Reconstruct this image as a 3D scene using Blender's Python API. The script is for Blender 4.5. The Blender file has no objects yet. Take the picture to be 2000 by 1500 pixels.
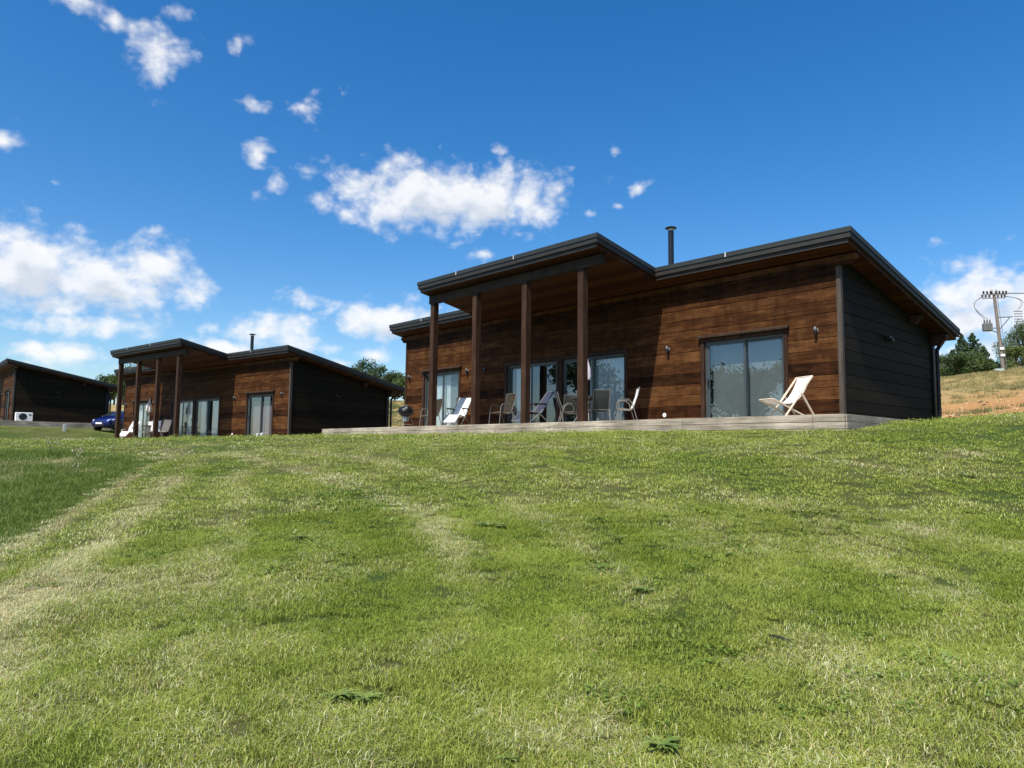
import bpy, bmesh, math, random
import numpy as np
from mathutils import Matrix, Vector
R = math.radians
S = bpy.context.scene
# ---------------- CAMERA ----------------
F_PX, PITCH, ROLL = 1427.4, R(5.237), R(-0.682)
cam_d = bpy.data.cameras.new("camera"); cam = bpy.data.objects.new("camera", cam_d); S.collection.objects.link(cam)
cam_d.sensor_fit = 'HORIZONTAL'; cam_d.sensor_width = 36; cam_d.lens = 36*F_PX/2000; cam_d.clip_start = .05; cam_d.clip_end = 3000
_r = Vector((1,0,0)); _u = Vector((0,-math.sin(PITCH),math.cos(PITCH))); _c, _s = math.cos(ROLL), math.sin(ROLL)
_ax = _r*_c-_u*_s; _ay = _r*_s+_u*_c; _az = _ax.cross(_ay)
cam.matrix_world = Matrix(((_ax.x,_ay.x,_az.x,0),(_ax.y,_ay.y,_az.y,0),(_ax.z,_ay.z,_az.z,1.6),(0,0,0,1)))
S.camera = cam
# ---------------- LIGHT ----------------
YAW = R(47.67)
SUN_LOCAL = Vector((.235,-1,1.50)).normalized()         # direction to the sun in the near lodge's own axes
sun_dir = Vector((SUN_LOCAL.x*math.cos(YAW)+SUN_LOCAL.y*math.sin(YAW), -SUN_LOCAL.x*math.sin(YAW)+SUN_LOCAL.y*math.cos(YAW), SUN_LOCAL.z))
SUN_STRENGTH, SKY_STRENGTH, CLOUD_STRENGTH = 5.0, .120, .72
sl = bpy.data.lights.new("sun","SUN"); sl.energy = SUN_STRENGTH; sl.angle = R(.53); sl.color = (1,.955,.88)
so = bpy.data.objects.new("sun", sl); S.collection.objects.link(so); so.rotation_euler = sun_dir.to_track_quat('Z','Y').to_euler()
S.view_settings.view_transform = 'Standard'; S.view_settings.look = 'None'; S.view_settings.gamma = 1; S.view_settings.exposure = .50
# each cloud: azimuth, elevation, half width, half height (radians), density
CLOUDS = [(-0.4743,0.4649,0.0551,0.0517,1),(-0.5611,0.4979,0.043,0.0222,1),(-0.5247,0.4889,0.0261,0.0308,0.744),(-0.4593,0.5096,0.0621,0.0219,0.66),(-0.382,0.4913,0.0266,0.0244,0.744),(-0.3582,0.4307,0.0407,0.0176,0.75),(-0.2906,0.4347,0.0532,0.0404,0.62),(-0.241,0.4566,0.0274,0.0273,0.419),(-0.3508,0.3706,0.0256,0.0484,0.837),(-0.3244,0.3305,0.0521,0.04,0.5),(-0.6263,0.3366,0.0286,0.0258,0.9),(-0.5768,0.303,0.0245,0.0141,0.465),(-0.1335,0.3401,0.1282,0.0483,1.38),(-0.181,0.3288,0.0692,0.0314,0.85),(-0.0513,0.3401,0.1157,0.0468,1.32),(0.0135,0.3379,0.0725,0.0413,1.26),(-0.0974,0.3155,0.1053,0.0261,1.08),(-0.0235,0.399,0.0676,0.0244,0.42),(0.1422,0.4035,0.0227,0.0167,0.558),(0.1773,0.3529,0.0262,0.0185,0.651),(0.096,0.3525,0.0153,0.0112,0.512),(0.1457,0.3328,0.0227,0.0121,0.512),(0.1032,0.3221,0.0249,0.0131,0.465),(-0.6028,0.2011,0.0984,0.051,1.38),(-0.5312,0.1993,0.1078,0.0501,1.26),(-0.4601,0.2171,0.0699,0.0487,1.14),(-0.4236,0.1896,0.053,0.0359,0.95),(-0.5658,0.1682,0.1033,0.0253,1.08),(-0.5331,0.1405,0.1183,0.0226,1.02),(-0.3919,0.1558,0.0413,0.0191,0.85),(-0.5546,0.108,0.0769,0.0191,1.14),(-0.5199,0.0954,0.0437,0.0179,0.8),(-0.5912,0.0939,0.04,0.014,0.7),(-0.3168,0.1491,0.0829,0.0303,1.2),(-0.3754,0.1277,0.0628,0.0209,1.14),(-0.2762,0.1937,0.0555,0.0226,0.9),(-0.1744,0.1734,0.0938,0.0314,1.26),(-0.1867,0.1269,0.0467,0.0203,0.95),(-0.2508,0.1304,0.0454,0.0164,0.75),(-0.0428,0.2627,0.0405,0.015,0.744),(-0.2303,0.1136,0.0458,0.0128,0.8),(-0.1088,0.1951,0.0478,0.0131,0.7),(-0.3092,0.1196,0.0526,0.0161,0.8),(-0.3764,0.2165,0.0201,0.0157,0.465),(0.5878,0.1855,0.0937,0.0406,1.38),(0.5564,0.1579,0.0662,0.0358,1.2),(0.6163,0.1698,0.0579,0.0474,1.32),(0.5366,0.2538,0.0286,0.0161,0.558),(0.6077,0.2495,0.03,0.02,0.65),(0.5752,0.1209,0.0749,0.0315,1.14),(0.1387,0.3687,0.0237,0.0232,0.372)]

W = bpy.data.worlds.new("World"); S.world = W; W.use_nodes = True
nt = W.node_tree; nt.nodes.clear()
def N(t, ty, **k):
    n = t.nodes.new(ty)
    for a, b in k.items(): setattr(n, a, b)
    return n
def build_world():
    L = nt.links.new
    sky = N(nt,'ShaderNodeTexSky', sky_type='NISHITA', sun_disc=False, sun_elevation=math.asin(sun_dir.z), sun_rotation=math.atan2(sun_dir.x, sun_dir.y), altitude=150, air_density=1.0, dust_density=1.0, ozone_density=2.2)
    hs = N(nt,'ShaderNodeHueSaturation'); hs.inputs['Saturation'].default_value = 1.42; hs.inputs['Hue'].default_value = .503
    L(sky.outputs[0], hs.inputs['Color'])
    bg = N(nt,'ShaderNodeBackground'); bg.inputs[1].default_value = SKY_STRENGTH; L(hs.outputs[0], bg.inputs[0])
    tc = N(nt,'ShaderNodeTexCoord'); sx = N(nt,'ShaderNodeSeparateXYZ'); L(tc.outputs['Generated'], sx.inputs[0])
    az = N(nt,'ShaderNodeMath', operation='ARCTAN2'); L(sx.outputs[0], az.inputs[0]); L(sx.outputs[1], az.inputs[1])
    el = N(nt,'ShaderNodeMath', operation='ARCSINE'); L(sx.outputs[2], el.inputs[0])
    v = N(nt,'ShaderNodeCombineXYZ'); L(az.outputs[0], v.inputs[0]); L(el.outputs[0], v.inputs[1])
    wn = N(nt,'ShaderNodeTexNoise'); wn.inputs['Scale'].default_value = 9; wn.inputs['Detail'].default_value = 4; L(v.outputs[0], wn.inputs['Vector'])
    ws = N(nt,'ShaderNodeVectorMath', operation='SUBTRACT'); L(wn.outputs['Color'], ws.inputs[0]); ws.inputs[1].default_value = (.5,.5,.5)
    wm = N(nt,'ShaderNodeVectorMath', operation='MULTIPLY_ADD'); L(ws.outputs[0], wm.inputs[0]); wm.inputs[1].default_value = (.032,.026,0); L(v.outputs[0], wm.inputs[2])
    extra = [(2.2,.5,.35,.12,.9),(2.9,.35,.3,.1,.9),(-2.3,.42,.4,.12,.9),(-1.6,.28,.35,.09,.8),(-2.8,.62,.3,.14,.8),(1.5,.3,.3,.1,.9),(-1.2,.55,.2,.1,.6),(1.2,.6,.2,.1,.6)]
    def field(dy, detail, blobs):
        sh_ = N(nt,'ShaderNodeVectorMath', operation='ADD'); L(wm.outputs[0], sh_.inputs[0]); sh_.inputs[1].default_value = (-dy*.4,dy,0); prev = None
        for a, e, ra, re, w in blobs:
            m = N(nt,'ShaderNodeMapping'); m.inputs['Scale'].default_value = (1/ra,1/re,0); m.inputs['Location'].default_value = (-a/ra,-e/re,0)
            L(sh_.outputs[0], m.inputs['Vector'])
            ln = N(nt,'ShaderNodeVectorMath', operation='LENGTH'); L(m.outputs[0], ln.inputs[0])
            ma = N(nt,'ShaderNodeMath', operation='MULTIPLY_ADD'); L(ln.outputs['Value'], ma.inputs[0]); ma.inputs[1].default_value = -1.15; ma.inputs[2].default_value = w*1.15+.05
            if prev is None: prev = ma
            else:
                mx = N(nt,'ShaderNodeMath', operation='SMOOTH_MAX'); mx.inputs[2].default_value = .12; L(prev.outputs[0], mx.inputs[0]); L(ma.outputs[0], mx.inputs[1]); prev = mx
        mp = N(nt,'ShaderNodeMapping'); mp.inputs['Scale'].default_value = (1,1.35,1); L(sh_.outputs[0], mp.inputs[0])
        vo = N(nt,'ShaderNodeTexVoronoi', feature='SMOOTH_F1'); vo.inputs['Scale'].default_value = 26; vo.inputs['Detail'].default_value = detail; vo.inputs['Roughness'].default_value = .55; vo.inputs['Smoothness'].default_value = .6; L(mp.outputs[0], vo.inputs['Vector'])
        n1 = N(nt,'ShaderNodeTexNoise'); n1.inputs['Scale'].default_value = 30; n1.inputs['Detail'].default_value = 3+detail*2; n1.inputs['Roughness'].default_value = .56; n1.inputs['Distortion'].default_value = .3; L(mp.outputs[0], n1.inputs['Vector'])
        f1 = N(nt,'ShaderNodeMath', operation='MULTIPLY_ADD'); L(vo.outputs['Distance'], f1.inputs[0]); f1.inputs[1].default_value = -.9; f1.inputs[2].default_value = .66
        f3 = N(nt,'ShaderNodeMath', operation='MULTIPLY_ADD'); L(n1.outputs['Fac'], f3.inputs[0]); f3.inputs[1].default_value = 1.25; f3.inputs[2].default_value = -.65
        f2 = N(nt,'ShaderNodeMath', operation='ADD'); L(f1.outputs[0], f2.inputs[0]); L(f3.outputs[0], f2.inputs[1])
        f4 = N(nt,'ShaderNodeMath', operation='ADD'); L(prev.outputs[0], f4.inputs[0]); L(f2.outputs[0], f4.inputs[1]); return f4.outputs[0]
    F = field(0, 3, CLOUDS+extra); G = field(.022, 1, [c for c in CLOUDS if c[3] > .030])
    dn = N(nt,'ShaderNodeMapRange', interpolation_type='SMOOTHSTEP'); dn.inputs['From Min'].default_value = -.02; dn.inputs['From Max'].default_value = 1.12; L(F, dn.inputs['Value'])
    # the more cloud stands above a point, the greyer it is
    gs = N(nt,'ShaderNodeMath', operation='MULTIPLY'); L(G, gs.inputs[0]); gs.inputs[1].default_value = .72; cr = N(nt,'ShaderNodeValToRGB'); L(gs.outputs[0], cr.inputs[0])
    cr.color_ramp.elements[0].position = .35; cr.color_ramp.elements[0].color = (1,1,1,1); cr.color_ramp.elements[1].position = 1.0; cr.color_ramp.elements[1].color = (.70,.75,.83,1)
    e = cr.color_ramp.elements.new(.68); e.color = (.93,.95,.99,1)
    cb = N(nt,'ShaderNodeBackground'); cb.inputs[1].default_value = CLOUD_STRENGTH; L(cr.outputs[0], cb.inputs[0])
    df = N(nt,'ShaderNodeMath', operation='MULTIPLY'); L(dn.outputs[0], df.inputs[0]); df.inputs[1].default_value = .93
    mix = N(nt,'ShaderNodeMixShader'); L(df.outputs[0], mix.inputs[0]); L(bg.outputs[0], mix.inputs[1]); L(cb.outputs[0], mix.inputs[2])
    out = N(nt,'ShaderNodeOutputWorld'); L(mix.outputs[0], out.inputs[0])
build_world()
W.cycles.sampling_method = 'MANUAL'; W.cycles.sample_map_resolution = 1024
rnd = random.Random(7); rng = np.random.default_rng(7)
# ---------------- HELPERS ----------------
def col(o): S.collection.objects.link(o)
def tag(o, label=None, cat=None, group=None, kind=None):
    if label: o['label'] = label
    if cat: o['category'] = cat
    if group: o['group'] = group
    if kind: o['kind'] = kind
    return o
def empty(name, loc=(0,0,0), rz=0, parent=None, **k):
    o = bpy.data.objects.new(name, None); col(o); o.location = loc; o.rotation_euler = (0,0,rz); o.parent = parent; o.empty_display_size = .3
    return tag(o, **k)
class MB:
    def __init__(s): s.v = []; s.f = []; s.m = []; s.sm = []
    def add(s, vs, fs, mi=0, smooth=False):
        b = len(s.v); s.v += [tuple(map(float,p)) for p in vs]; s.f += [tuple(b+i for i in f) for f in fs]; s.m += [mi]*len(fs); s.sm += [smooth]*len(fs); return s
    def box(s, x0,x1,y0,y1,z0,z1, mi=0, ch=0):
        if ch <= 0:
            return s.add([(x0,y0,z0),(x1,y0,z0),(x1,y1,z0),(x0,y1,z0),(x0,y0,z1),(x1,y0,z1),(x1,y1,z1),(x0,y1,z1)],
              [(0,3,2,1),(4,5,6,7),(0,1,5,4),(1,2,6,5),(2,3,7,6),(3,0,4,7)], mi)
        bm = bmesh.new(); bmesh.ops.create_cube(bm, size=1)
        for v in bm.verts: v.co = Vector(((x0+x1)/2+v.co.x*(x1-x0),(y0+y1)/2+v.co.y*(y1-y0),(z0+z1)/2+v.co.z*(z1-z0)))
        bmesh.ops.bevel(bm, geom=bm.edges[:], offset=ch, segments=1, affect='EDGES')
        s.bm(bm, mi); return s
    def bm(s, bm, mi=0, smooth=False):
        bm.verts.index_update(); s.add([v.co for v in bm.verts], [[v.index for v in f.verts] for f in bm.faces], mi, smooth); bm.free()
    def tube(s, pts, r, n=8, mi=0, closed=False, cap=True):
        pts = [Vector(p) for p in pts]; k = len(pts); rr = r if hasattr(r,'__len__') else [r]*k
        vs = []; fs = []; up = None
        for i, p in enumerate(pts):
            if closed: t = (pts[(i+1)%k]-pts[i-1])
            else: t = pts[min(i+1,k-1)]-pts[max(i-1,0)]
            t.normalize()
            if up is None:
                up = Vector((0,0,1)) if abs(t.z) < .9 else Vector((1,0,0))
            a = (up-t*up.dot(t)).normalized(); b = t.cross(a); up = a
            for j in range(n):
                q = 2*math.pi*j/n; vs.append(p+(a*math.cos(q)+b*math.sin(q))*rr[i])
        for i in range(k if closed else k-1):
            for j in range(n):
                A = i*n; B = ((i+1)%k)*n; fs.append((A+j,A+(j+1)%n,B+(j+1)%n,B+j))
        if cap and not closed: fs += [tuple(range(n-1,-1,-1)), tuple((k-1)*n+j for j in range(n))]
        return s.add(vs, fs, mi, True)
    def lathe(s, prof, n=24, c=(0,0,0), mi=0):
        vs = []; fs = []
        for r, z in prof:
            for j in range(n): q = 2*math.pi*j/n; vs.append((c[0]+r*math.cos(q), c[1]+r*math.sin(q), c[2]+z))
        for i in range(len(prof)-1):
            for j in range(n): fs.append((i*n+j, i*n+(j+1)%n, (i+1)*n+(j+1)%n, (i+1)*n+j))
        fs += [tuple(range(n-1,-1,-1)), tuple((len(prof)-1)*n+j for j in range(n))]
        return s.add(vs, fs, mi, True)
    def prism(s, poly, ext, mi=0):
        """poly: list of 3D points; ext: extrusion vector"""
        n = len(poly); e = Vector(ext); p = [Vector(q) for q in poly]
        return s.add(p+[q+e for q in p], [tuple(range(n-1,-1,-1)), tuple(range(n,2*n))]+[(i,(i+1)%n,n+(i+1)%n,n+i) for i in range(n)], mi)
    def bar(s, a, b, w, h, mi=0, up=(0,0,1)):
        a = Vector(a); b = Vector(b); t = (b-a).normalized(); u = Vector(up); sd = t.cross(u).normalized(); u = sd.cross(t).normalized()
        vs = [p+sd*(w/2*i)+u*(h/2*j) for p in (a,b) for i, j in ((-1,-1),(1,-1),(1,1),(-1,1))]
        return s.add(vs, [(0,3,2,1),(4,5,6,7),(0,1,5,4),(1,2,6,5),(2,3,7,6),(3,0,4,7)], mi)
    def board(s, poly, org, ax, up, nrm, t=.03, g=.012, mi=0):
        """bevelled plank: poly = (a,b) points anticlockwise seen from outside, placed at org+a*ax+b*up, thickness t along nrm"""
        n = len(poly); cx = sum(p[0] for p in poly)/n; cy = sum(p[1] for p in poly)/n
        o = Vector(org); ax = Vector(ax); up = Vector(up); nr = Vector(nrm)
        def inset(p):
            dx = cx-p[0]; dy = cy-p[1]
            return (p[0]+math.copysign(min(.003,abs(dx)),dx), p[1]+math.copysign(min(g,abs(dy)*.8),dy))
        r0 = [o+ax*a+up*b for a, b in poly]; r1 = [q+nr*(t-g) for q in r0]; r2 = [o+ax*a+up*b+nr*t for a, b in map(inset, poly)]
        fs = [(i,(i+1)%n,n+(i+1)%n,n+i) for i in range(n)]+[(n+i,n+(i+1)%n,2*n+(i+1)%n,2*n+i) for i in range(n)]+[tuple(range(2*n,3*n)), tuple(range(n-1,-1,-1))]
        return s.add(r0+r1+r2, fs, mi)
    def build(s, name, mats, parent=None, fix=True, **k):
        me = bpy.data.meshes.new(name); me.from_pydata(s.v, [], s.f)
        if not isinstance(mats,(list,tuple)): mats = [mats]
        for m in mats: me.materials.append(m)
        me.polygons.foreach_set('material_index', s.m); me.polygons.foreach_set('use_smooth', s.sm)
        if fix:
            b = bmesh.new(); b.from_mesh(me); bmesh.ops.recalc_face_normals(b, faces=b.faces); b.to_mesh(me); b.free()
        me.update(); o = bpy.data.objects.new(name, me); col(o); o.parent = parent
        if any(s.sm): me.set_sharp_from_angle(angle=R(40))
        return tag(o, **k)
def copy_tree(o, parent=None):
    c = o.copy(); col(c); c.parent = parent
    for ch in list(o.children): copy_tree(ch, c)
    return c
# ---------------- MATERIALS ----------------
def mk(name):
    m = bpy.data.materials.new(name); m.use_nodes = True; t = m.node_tree; b = t.nodes['Principled BSDF']; return m, t, b
def ramp(t, src, stops):
    c = N(t,'ShaderNodeValToRGB'); t.links.new(src, c.inputs[0]); e = c.color_ramp.elements
    while len(e) > 1: e.remove(e[0])
    e[0].position = stops[0][0]; e[0].color = (*stops[0][1],1)
    for p, q in stops[1:]: x = e.new(p); x.color = (*q,1)
    return c.outputs[0]
def coords(t, scale=(1,1,1), kind='Object'):
    tc = N(t,'ShaderNodeTexCoord'); mp = N(t,'ShaderNodeMapping'); mp.inputs['Scale'].default_value = scale
    t.links.new(tc.outputs[kind], mp.inputs[0]); return mp.outputs[0]
def noise(t, vec, scale, detail=4, rough=.55, dist=0):
    n = N(t,'ShaderNodeTexNoise'); n.inputs['Scale'].default_value = scale; n.inputs['Detail'].default_value = detail; n.inputs['Roughness'].default_value = rough; n.inputs['Distortion'].default_value = dist
    t.links.new(vec, n.inputs['Vector']); return n.outputs['Fac']
def mixc(t, f, a, b, bt='MIX'):
    m = N(t,'ShaderNodeMix', data_type='RGBA', blend_type=bt)
    for i, s in ((0,f),(6,a),(7,b)):
        if hasattr(s,'links') or hasattr(s,'is_linked'): t.links.new(s, m.inputs[i])
        else: m.inputs[i].default_value = s if i == 0 else (*s,1)
    return m.outputs[2]
def math_(t, op, a, b=0., c=0.):
    m = N(t,'ShaderNodeMath', operation=op)
    for i, s in enumerate((a,b,c)):
        if hasattr(s,'is_linked'): t.links.new(s, m.inputs[i])
        else: m.inputs[i].default_value = s
    return m.outputs[0]
def bump(t, b, h, st=.3, d=.01):
    n = N(t,'ShaderNodeBump'); n.inputs['Strength'].default_value = st; n.inputs['Distance'].default_value = d; t.links.new(h, n.inputs['Height']); t.links.new(n.outputs[0], b.inputs['Normal'])
def plain(name, c, rough=.6, metal=0, var=.12, sc=6, spec=None, bmp=0):
    m, t, b = mk(name); v = coords(t); n = noise(t, v, sc, 5)
    k = ramp(t, n, [(.3,tuple(x*(1-var) for x in c)),(.7,tuple(min(1,x*(1+var)) for x in c))]); t.links.new(k, b.inputs['Base Color'])
    b.inputs['Roughness'].default_value = rough; b.inputs['Metallic'].default_value = metal
    if spec is not None: b.inputs['Specular IOR Level'].default_value = spec
    if bmp: bump(t, b, noise(t, v, sc*8, 3), bmp)
    return m
def wood(name, dark, mid, light, ax='x', rough=.62, plank=None, bh=.29, z0=-.1, spec=.35):
    """stained timber: streaks run along ax; tone differs from board to board (bh high, counted from z0)"""
    m, t, b = mk(name)
    sc = {'x':(1.5,7,7),'y':(7,1.5,7),'z':(7,7,.7)}[ax]
    v = coords(t, sc); fine = {'x':(2.2,34,34),'y':(34,2.2,34),'z':(34,34,2.2)}[ax]; vf = coords(t, fine); vo = coords(t)
    s = N(t,'ShaderNodeSeparateXYZ'); t.links.new(vo, s.inputs[0])
    row = math_(t,'FLOOR', math_(t,'DIVIDE', math_(t,'SUBTRACT', s.outputs[2], z0), bh))
    wn = N(t,'ShaderNodeTexWhiteNoise', noise_dimensions='1D'); t.links.new(row, wn.inputs['W'])
    cmb = N(t,'ShaderNodeCombineXYZ'); t.links.new(math_(t,'MULTIPLY', row, 3.7), cmb.inputs[0 if ax != 'x' else 1])
    add = N(t,'ShaderNodeVectorMath', operation='ADD'); t.links.new(v, add.inputs[0]); t.links.new(cmb.outputs[0], add.inputs[1])
    a = noise(t, add.outputs[0], 1.0, 5, .6, .4); f = noise(t, vf, 1.0, 3, .6)
    blot = noise(t, vo, 1.1, 6, .68); blot2 = noise(t, coords(t,(3,3,1.2)), 1.6, 6, .7)
    x = math_(t,'MULTIPLY_ADD', a, .55, math_(t,'MULTIPLY', f, .30)); x = math_(t,'MULTIPLY_ADD', blot, .25, x); x = math_(t,'MULTIPLY_ADD', blot2, .40, x); x = math_(t,'MULTIPLY_ADD', wn.outputs['Value'], .30, x)
    x = math_(t,'SUBTRACT', x, .42)
    c = ramp(t, x, [(.26,dark),(.50,mid),(.74,light)]); t.links.new(c, b.inputs['Base Color'])
    b.inputs['Roughness'].default_value = rough; b.inputs['Specular IOR Level'].default_value = spec
    bump(t, b, math_(t,'MULTIPLY_ADD', a, .5, f), .5, .005)
    return m
M = {}
M['wall'] = wood('stained_timber', (.012,.0047,.0020), (.049,.0188,.0068), (.128,.057,.0200), 'x', spec=.05)
M['wall_y'] = wood('stained_timber_end_shaded', (.006,.0042,.0024), (.011,.0078,.0042), (.021,.0145,.0075), 'y', rough=.65, spec=.10)  # darker copy of the front cladding: the end walls' shade is in the colour
M['post'] = wood('post_timber', (.016,.0075,.004), (.042,.021,.0115), (.090,.052,.032), 'z', bh=50, spec=.15)
M['beam'] = wood('beam_timber', (.013,.008,.005), (.034,.021,.013), (.075,.048,.031), 'x', bh=50, spec=.15)
M['trim'] = wood('trim_timber', (.012,.006,.0035), (.036,.018,.011), (.075,.042,.027), 'z', bh=50, spec=.15)
M['corner'] = wood('corner_board', (.024,.017,.012), (.055,.041,.030), (.10,.08,.06), 'z', bh=50)
def soffit_mat():
    m, t, b = mk('soffit_boards'); v = coords(t); s = N(t,'ShaderNodeSeparateXYZ'); t.links.new(v, s.inputs[0])
    y = math_(t,'DIVIDE', math_(t,'ADD', s.outputs[1], 20.), .12); fr = math_(t,'FRACT', y); row = math_(t,'FLOOR', y)
    wn = N(t,'ShaderNodeTexWhiteNoise', noise_dimensions='1D'); t.links.new(row, wn.inputs['W'])
    g = noise(t, coords(t,(.8,14,2)), 1.5, 4)
    x = math_(t,'MULTIPLY_ADD', wn.outputs['Value'], .45, math_(t,'MULTIPLY', g, .6))
    c = ramp(t, x, [(.2,(.026,.009,.0035)),(.55,(.055,.019,.0065)),(.85,(.095,.036,.013))])
    gap = math_(t,'LESS_THAN', fr, .09); t.links.new(mixc(t, gap, c, (.005,.002,.0012)), b.inputs['Base Color'])
    b.inputs['Specular IOR Level'].default_value = .12; b.inputs['Roughness'].default_value = .6; bump(t, b, math_(t,'SUBTRACT', 1., gap), .6, .01); return m
M['soffit'] = soffit_mat()
M['fascia'] = plain('fascia_board', (.019,.0155,.012), .6, var=.3, sc=3, bmp=.1)
M['roof'] = plain('roof_trim_metal', (.024,.027,.0245), .55, .15, var=.15, sc=2)
M['membrane'] = plain('roof_membrane', (.06,.062,.06), .8)
M['clip'] = plain('roof_joint', (.55,.57,.55), .4, .3)
M['alu'] = plain('window_frame_metal', (.055,.068,.072), .38, .2, var=.08)
M['black'] = plain('black_metal', (.009,.009,.010), .45, .0)
M['flue'] = plain('flue_metal', (.025,.027,.03), .32, .6)
M['plastic'] = plain('black_plastic', (.008,.008,.009), .38, spec=.3)
M['steel'] = plain('brushed_steel', (.45,.45,.44), .35, .8)
M['whitemet'] = plain('pale_tube', (.19,.175,.15), .35, .2, var=.08)
M['white'] = plain('white_plastic', (.78,.78,.76), .45, var=.04)
M['lampgrey'] = plain('dull_lamp_metal', (.16,.155,.15), .45, .4)
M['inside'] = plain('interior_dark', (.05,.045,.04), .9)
M['concrete'] = plain('concrete', (.32,.30,.27), .9, var=.2, bmp=.3)
def deck_mat():
    m, t, b = mk('weathered_deck'); g = noise(t, coords(t,(1.0,1.0,16)), 1.3, 5, .65, .3); bl = noise(t, coords(t), .9, 5, .6)
    vo = N(t,'ShaderNodeTexVoronoi'); vo.inputs['Scale'].default_value = 1.0; t.links.new(coords(t,(1.6,1.6,5)), vo.inputs['Vector'])
    x = math_(t,'MULTIPLY_ADD', g, .6, math_(t,'MULTIPLY', bl, .55))
    c = ramp(t, x, [(.32,(.08,.062,.046)),(.48,(.21,.178,.135)),(.62,(.36,.31,.24)),(.76,(.58,.51,.40))])
    k = ramp(t, vo.outputs['Distance'], [(.0,(1,1,1)),(.05,(.9,.9,.9)),(.10,(0,0,0))]); t.links.new(mixc(t, math_(t,'MULTIPLY', k, .5), c, (.16,.11,.07)), b.inputs['Base Color'])
    b.inputs['Roughness'].default_value = .85; b.inputs['Specular IOR Level'].default_value = .2; bump(t, b, g, .5, .005); return m
M['deck'] = deck_mat()
def glass_mat(f=.085, tint=(.92,.96,.97)):
    m, t, b = mk('window_glass'); t.nodes.remove(b); gl = N(t,'ShaderNodeBsdfGlossy'); gl.inputs['Roughness'].default_value = .0; gl.inputs['Color'].default_value = (.9,.95,1,1)
    tr = N(t,'ShaderNodeBsdfTransparent'); tr.inputs[0].default_value = (*tint,1); fr = N(t,'ShaderNodeLayerWeight'); fr.inputs[0].default_value = .5
    k = math_(t,'MULTIPLY_ADD', math_(t,'POWER', fr.outputs['Facing'], 4.), .8, f); mx = N(t,'ShaderNodeMixShader'); t.links.new(k, mx.inputs[0]); t.links.new(tr.outputs[0], mx.inputs[1]); t.links.new(gl.outputs[0], mx.inputs[2])
    n = noise(t, coords(t), 1.2, 2); bp = N(t,'ShaderNodeBump'); bp.inputs['Strength'].default_value = .04; bp.inputs['Distance'].default_value = .02; t.links.new(n, bp.inputs['Height']); t.links.new(bp.outputs[0], gl.inputs['Normal'])
    t.links.new(mx.outputs[0], t.nodes['Material Output'].inputs[0]); return m
M['glass'] = glass_mat()
def cloth(name, c, trans=.35, weave=260, rough=.9):
    m, t, b = mk(name); n = noise(t, coords(t), 5, 4); k = ramp(t, n, [(.3,tuple(x*.9 for x in c)),(.7,tuple(min(1,x*1.06) for x in c))]); t.links.new(k, b.inputs['Base Color']); b.inputs['Roughness'].default_value = rough; b.inputs['Specular IOR Level'].default_value = .15
    tl = N(t,'ShaderNodeBsdfTranslucent'); t.links.new(k, tl.inputs[0]); mx = N(t,'ShaderNodeMixShader'); mx.inputs[0].default_value = trans; t.links.new(b.outputs[0], mx.inputs[1]); t.links.new(tl.outputs[0], mx.inputs[2]); t.links.new(mx.outputs[0], t.nodes['Material Output'].inputs[0])
    bump(t, b, noise(t, coords(t), weave, 1), .2, .002); return m
M['curtain'] = cloth('net_curtain', (.80,.83,.82), .35)
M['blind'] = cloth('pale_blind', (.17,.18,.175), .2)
M['pinkblind'] = cloth('pinkish_blind', (.22,.165,.18), .2)
M['sling_brown'] = cloth('brown_sling', (.045,.036,.025), .15)
M['sling_grey'] = cloth('grey_sling', (.06,.07,.063), .2)
M['sling_white'] = cloth('white_sling', (.82,.82,.80), .2)
M['sling_blue'] = cloth('blue_grey_sling', (.050,.055,.085), .15)
M['canvas'] = cloth('white_canvas', (.84,.81,.77), .3)
M['lilac'] = cloth('pale_lilac_canvas', (.62,.56,.64), .3)
M['beech'] = wood('pale_beech', (.50,.38,.27), (.64,.51,.38), (.76,.64,.50), 'x', bh=50)

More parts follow.
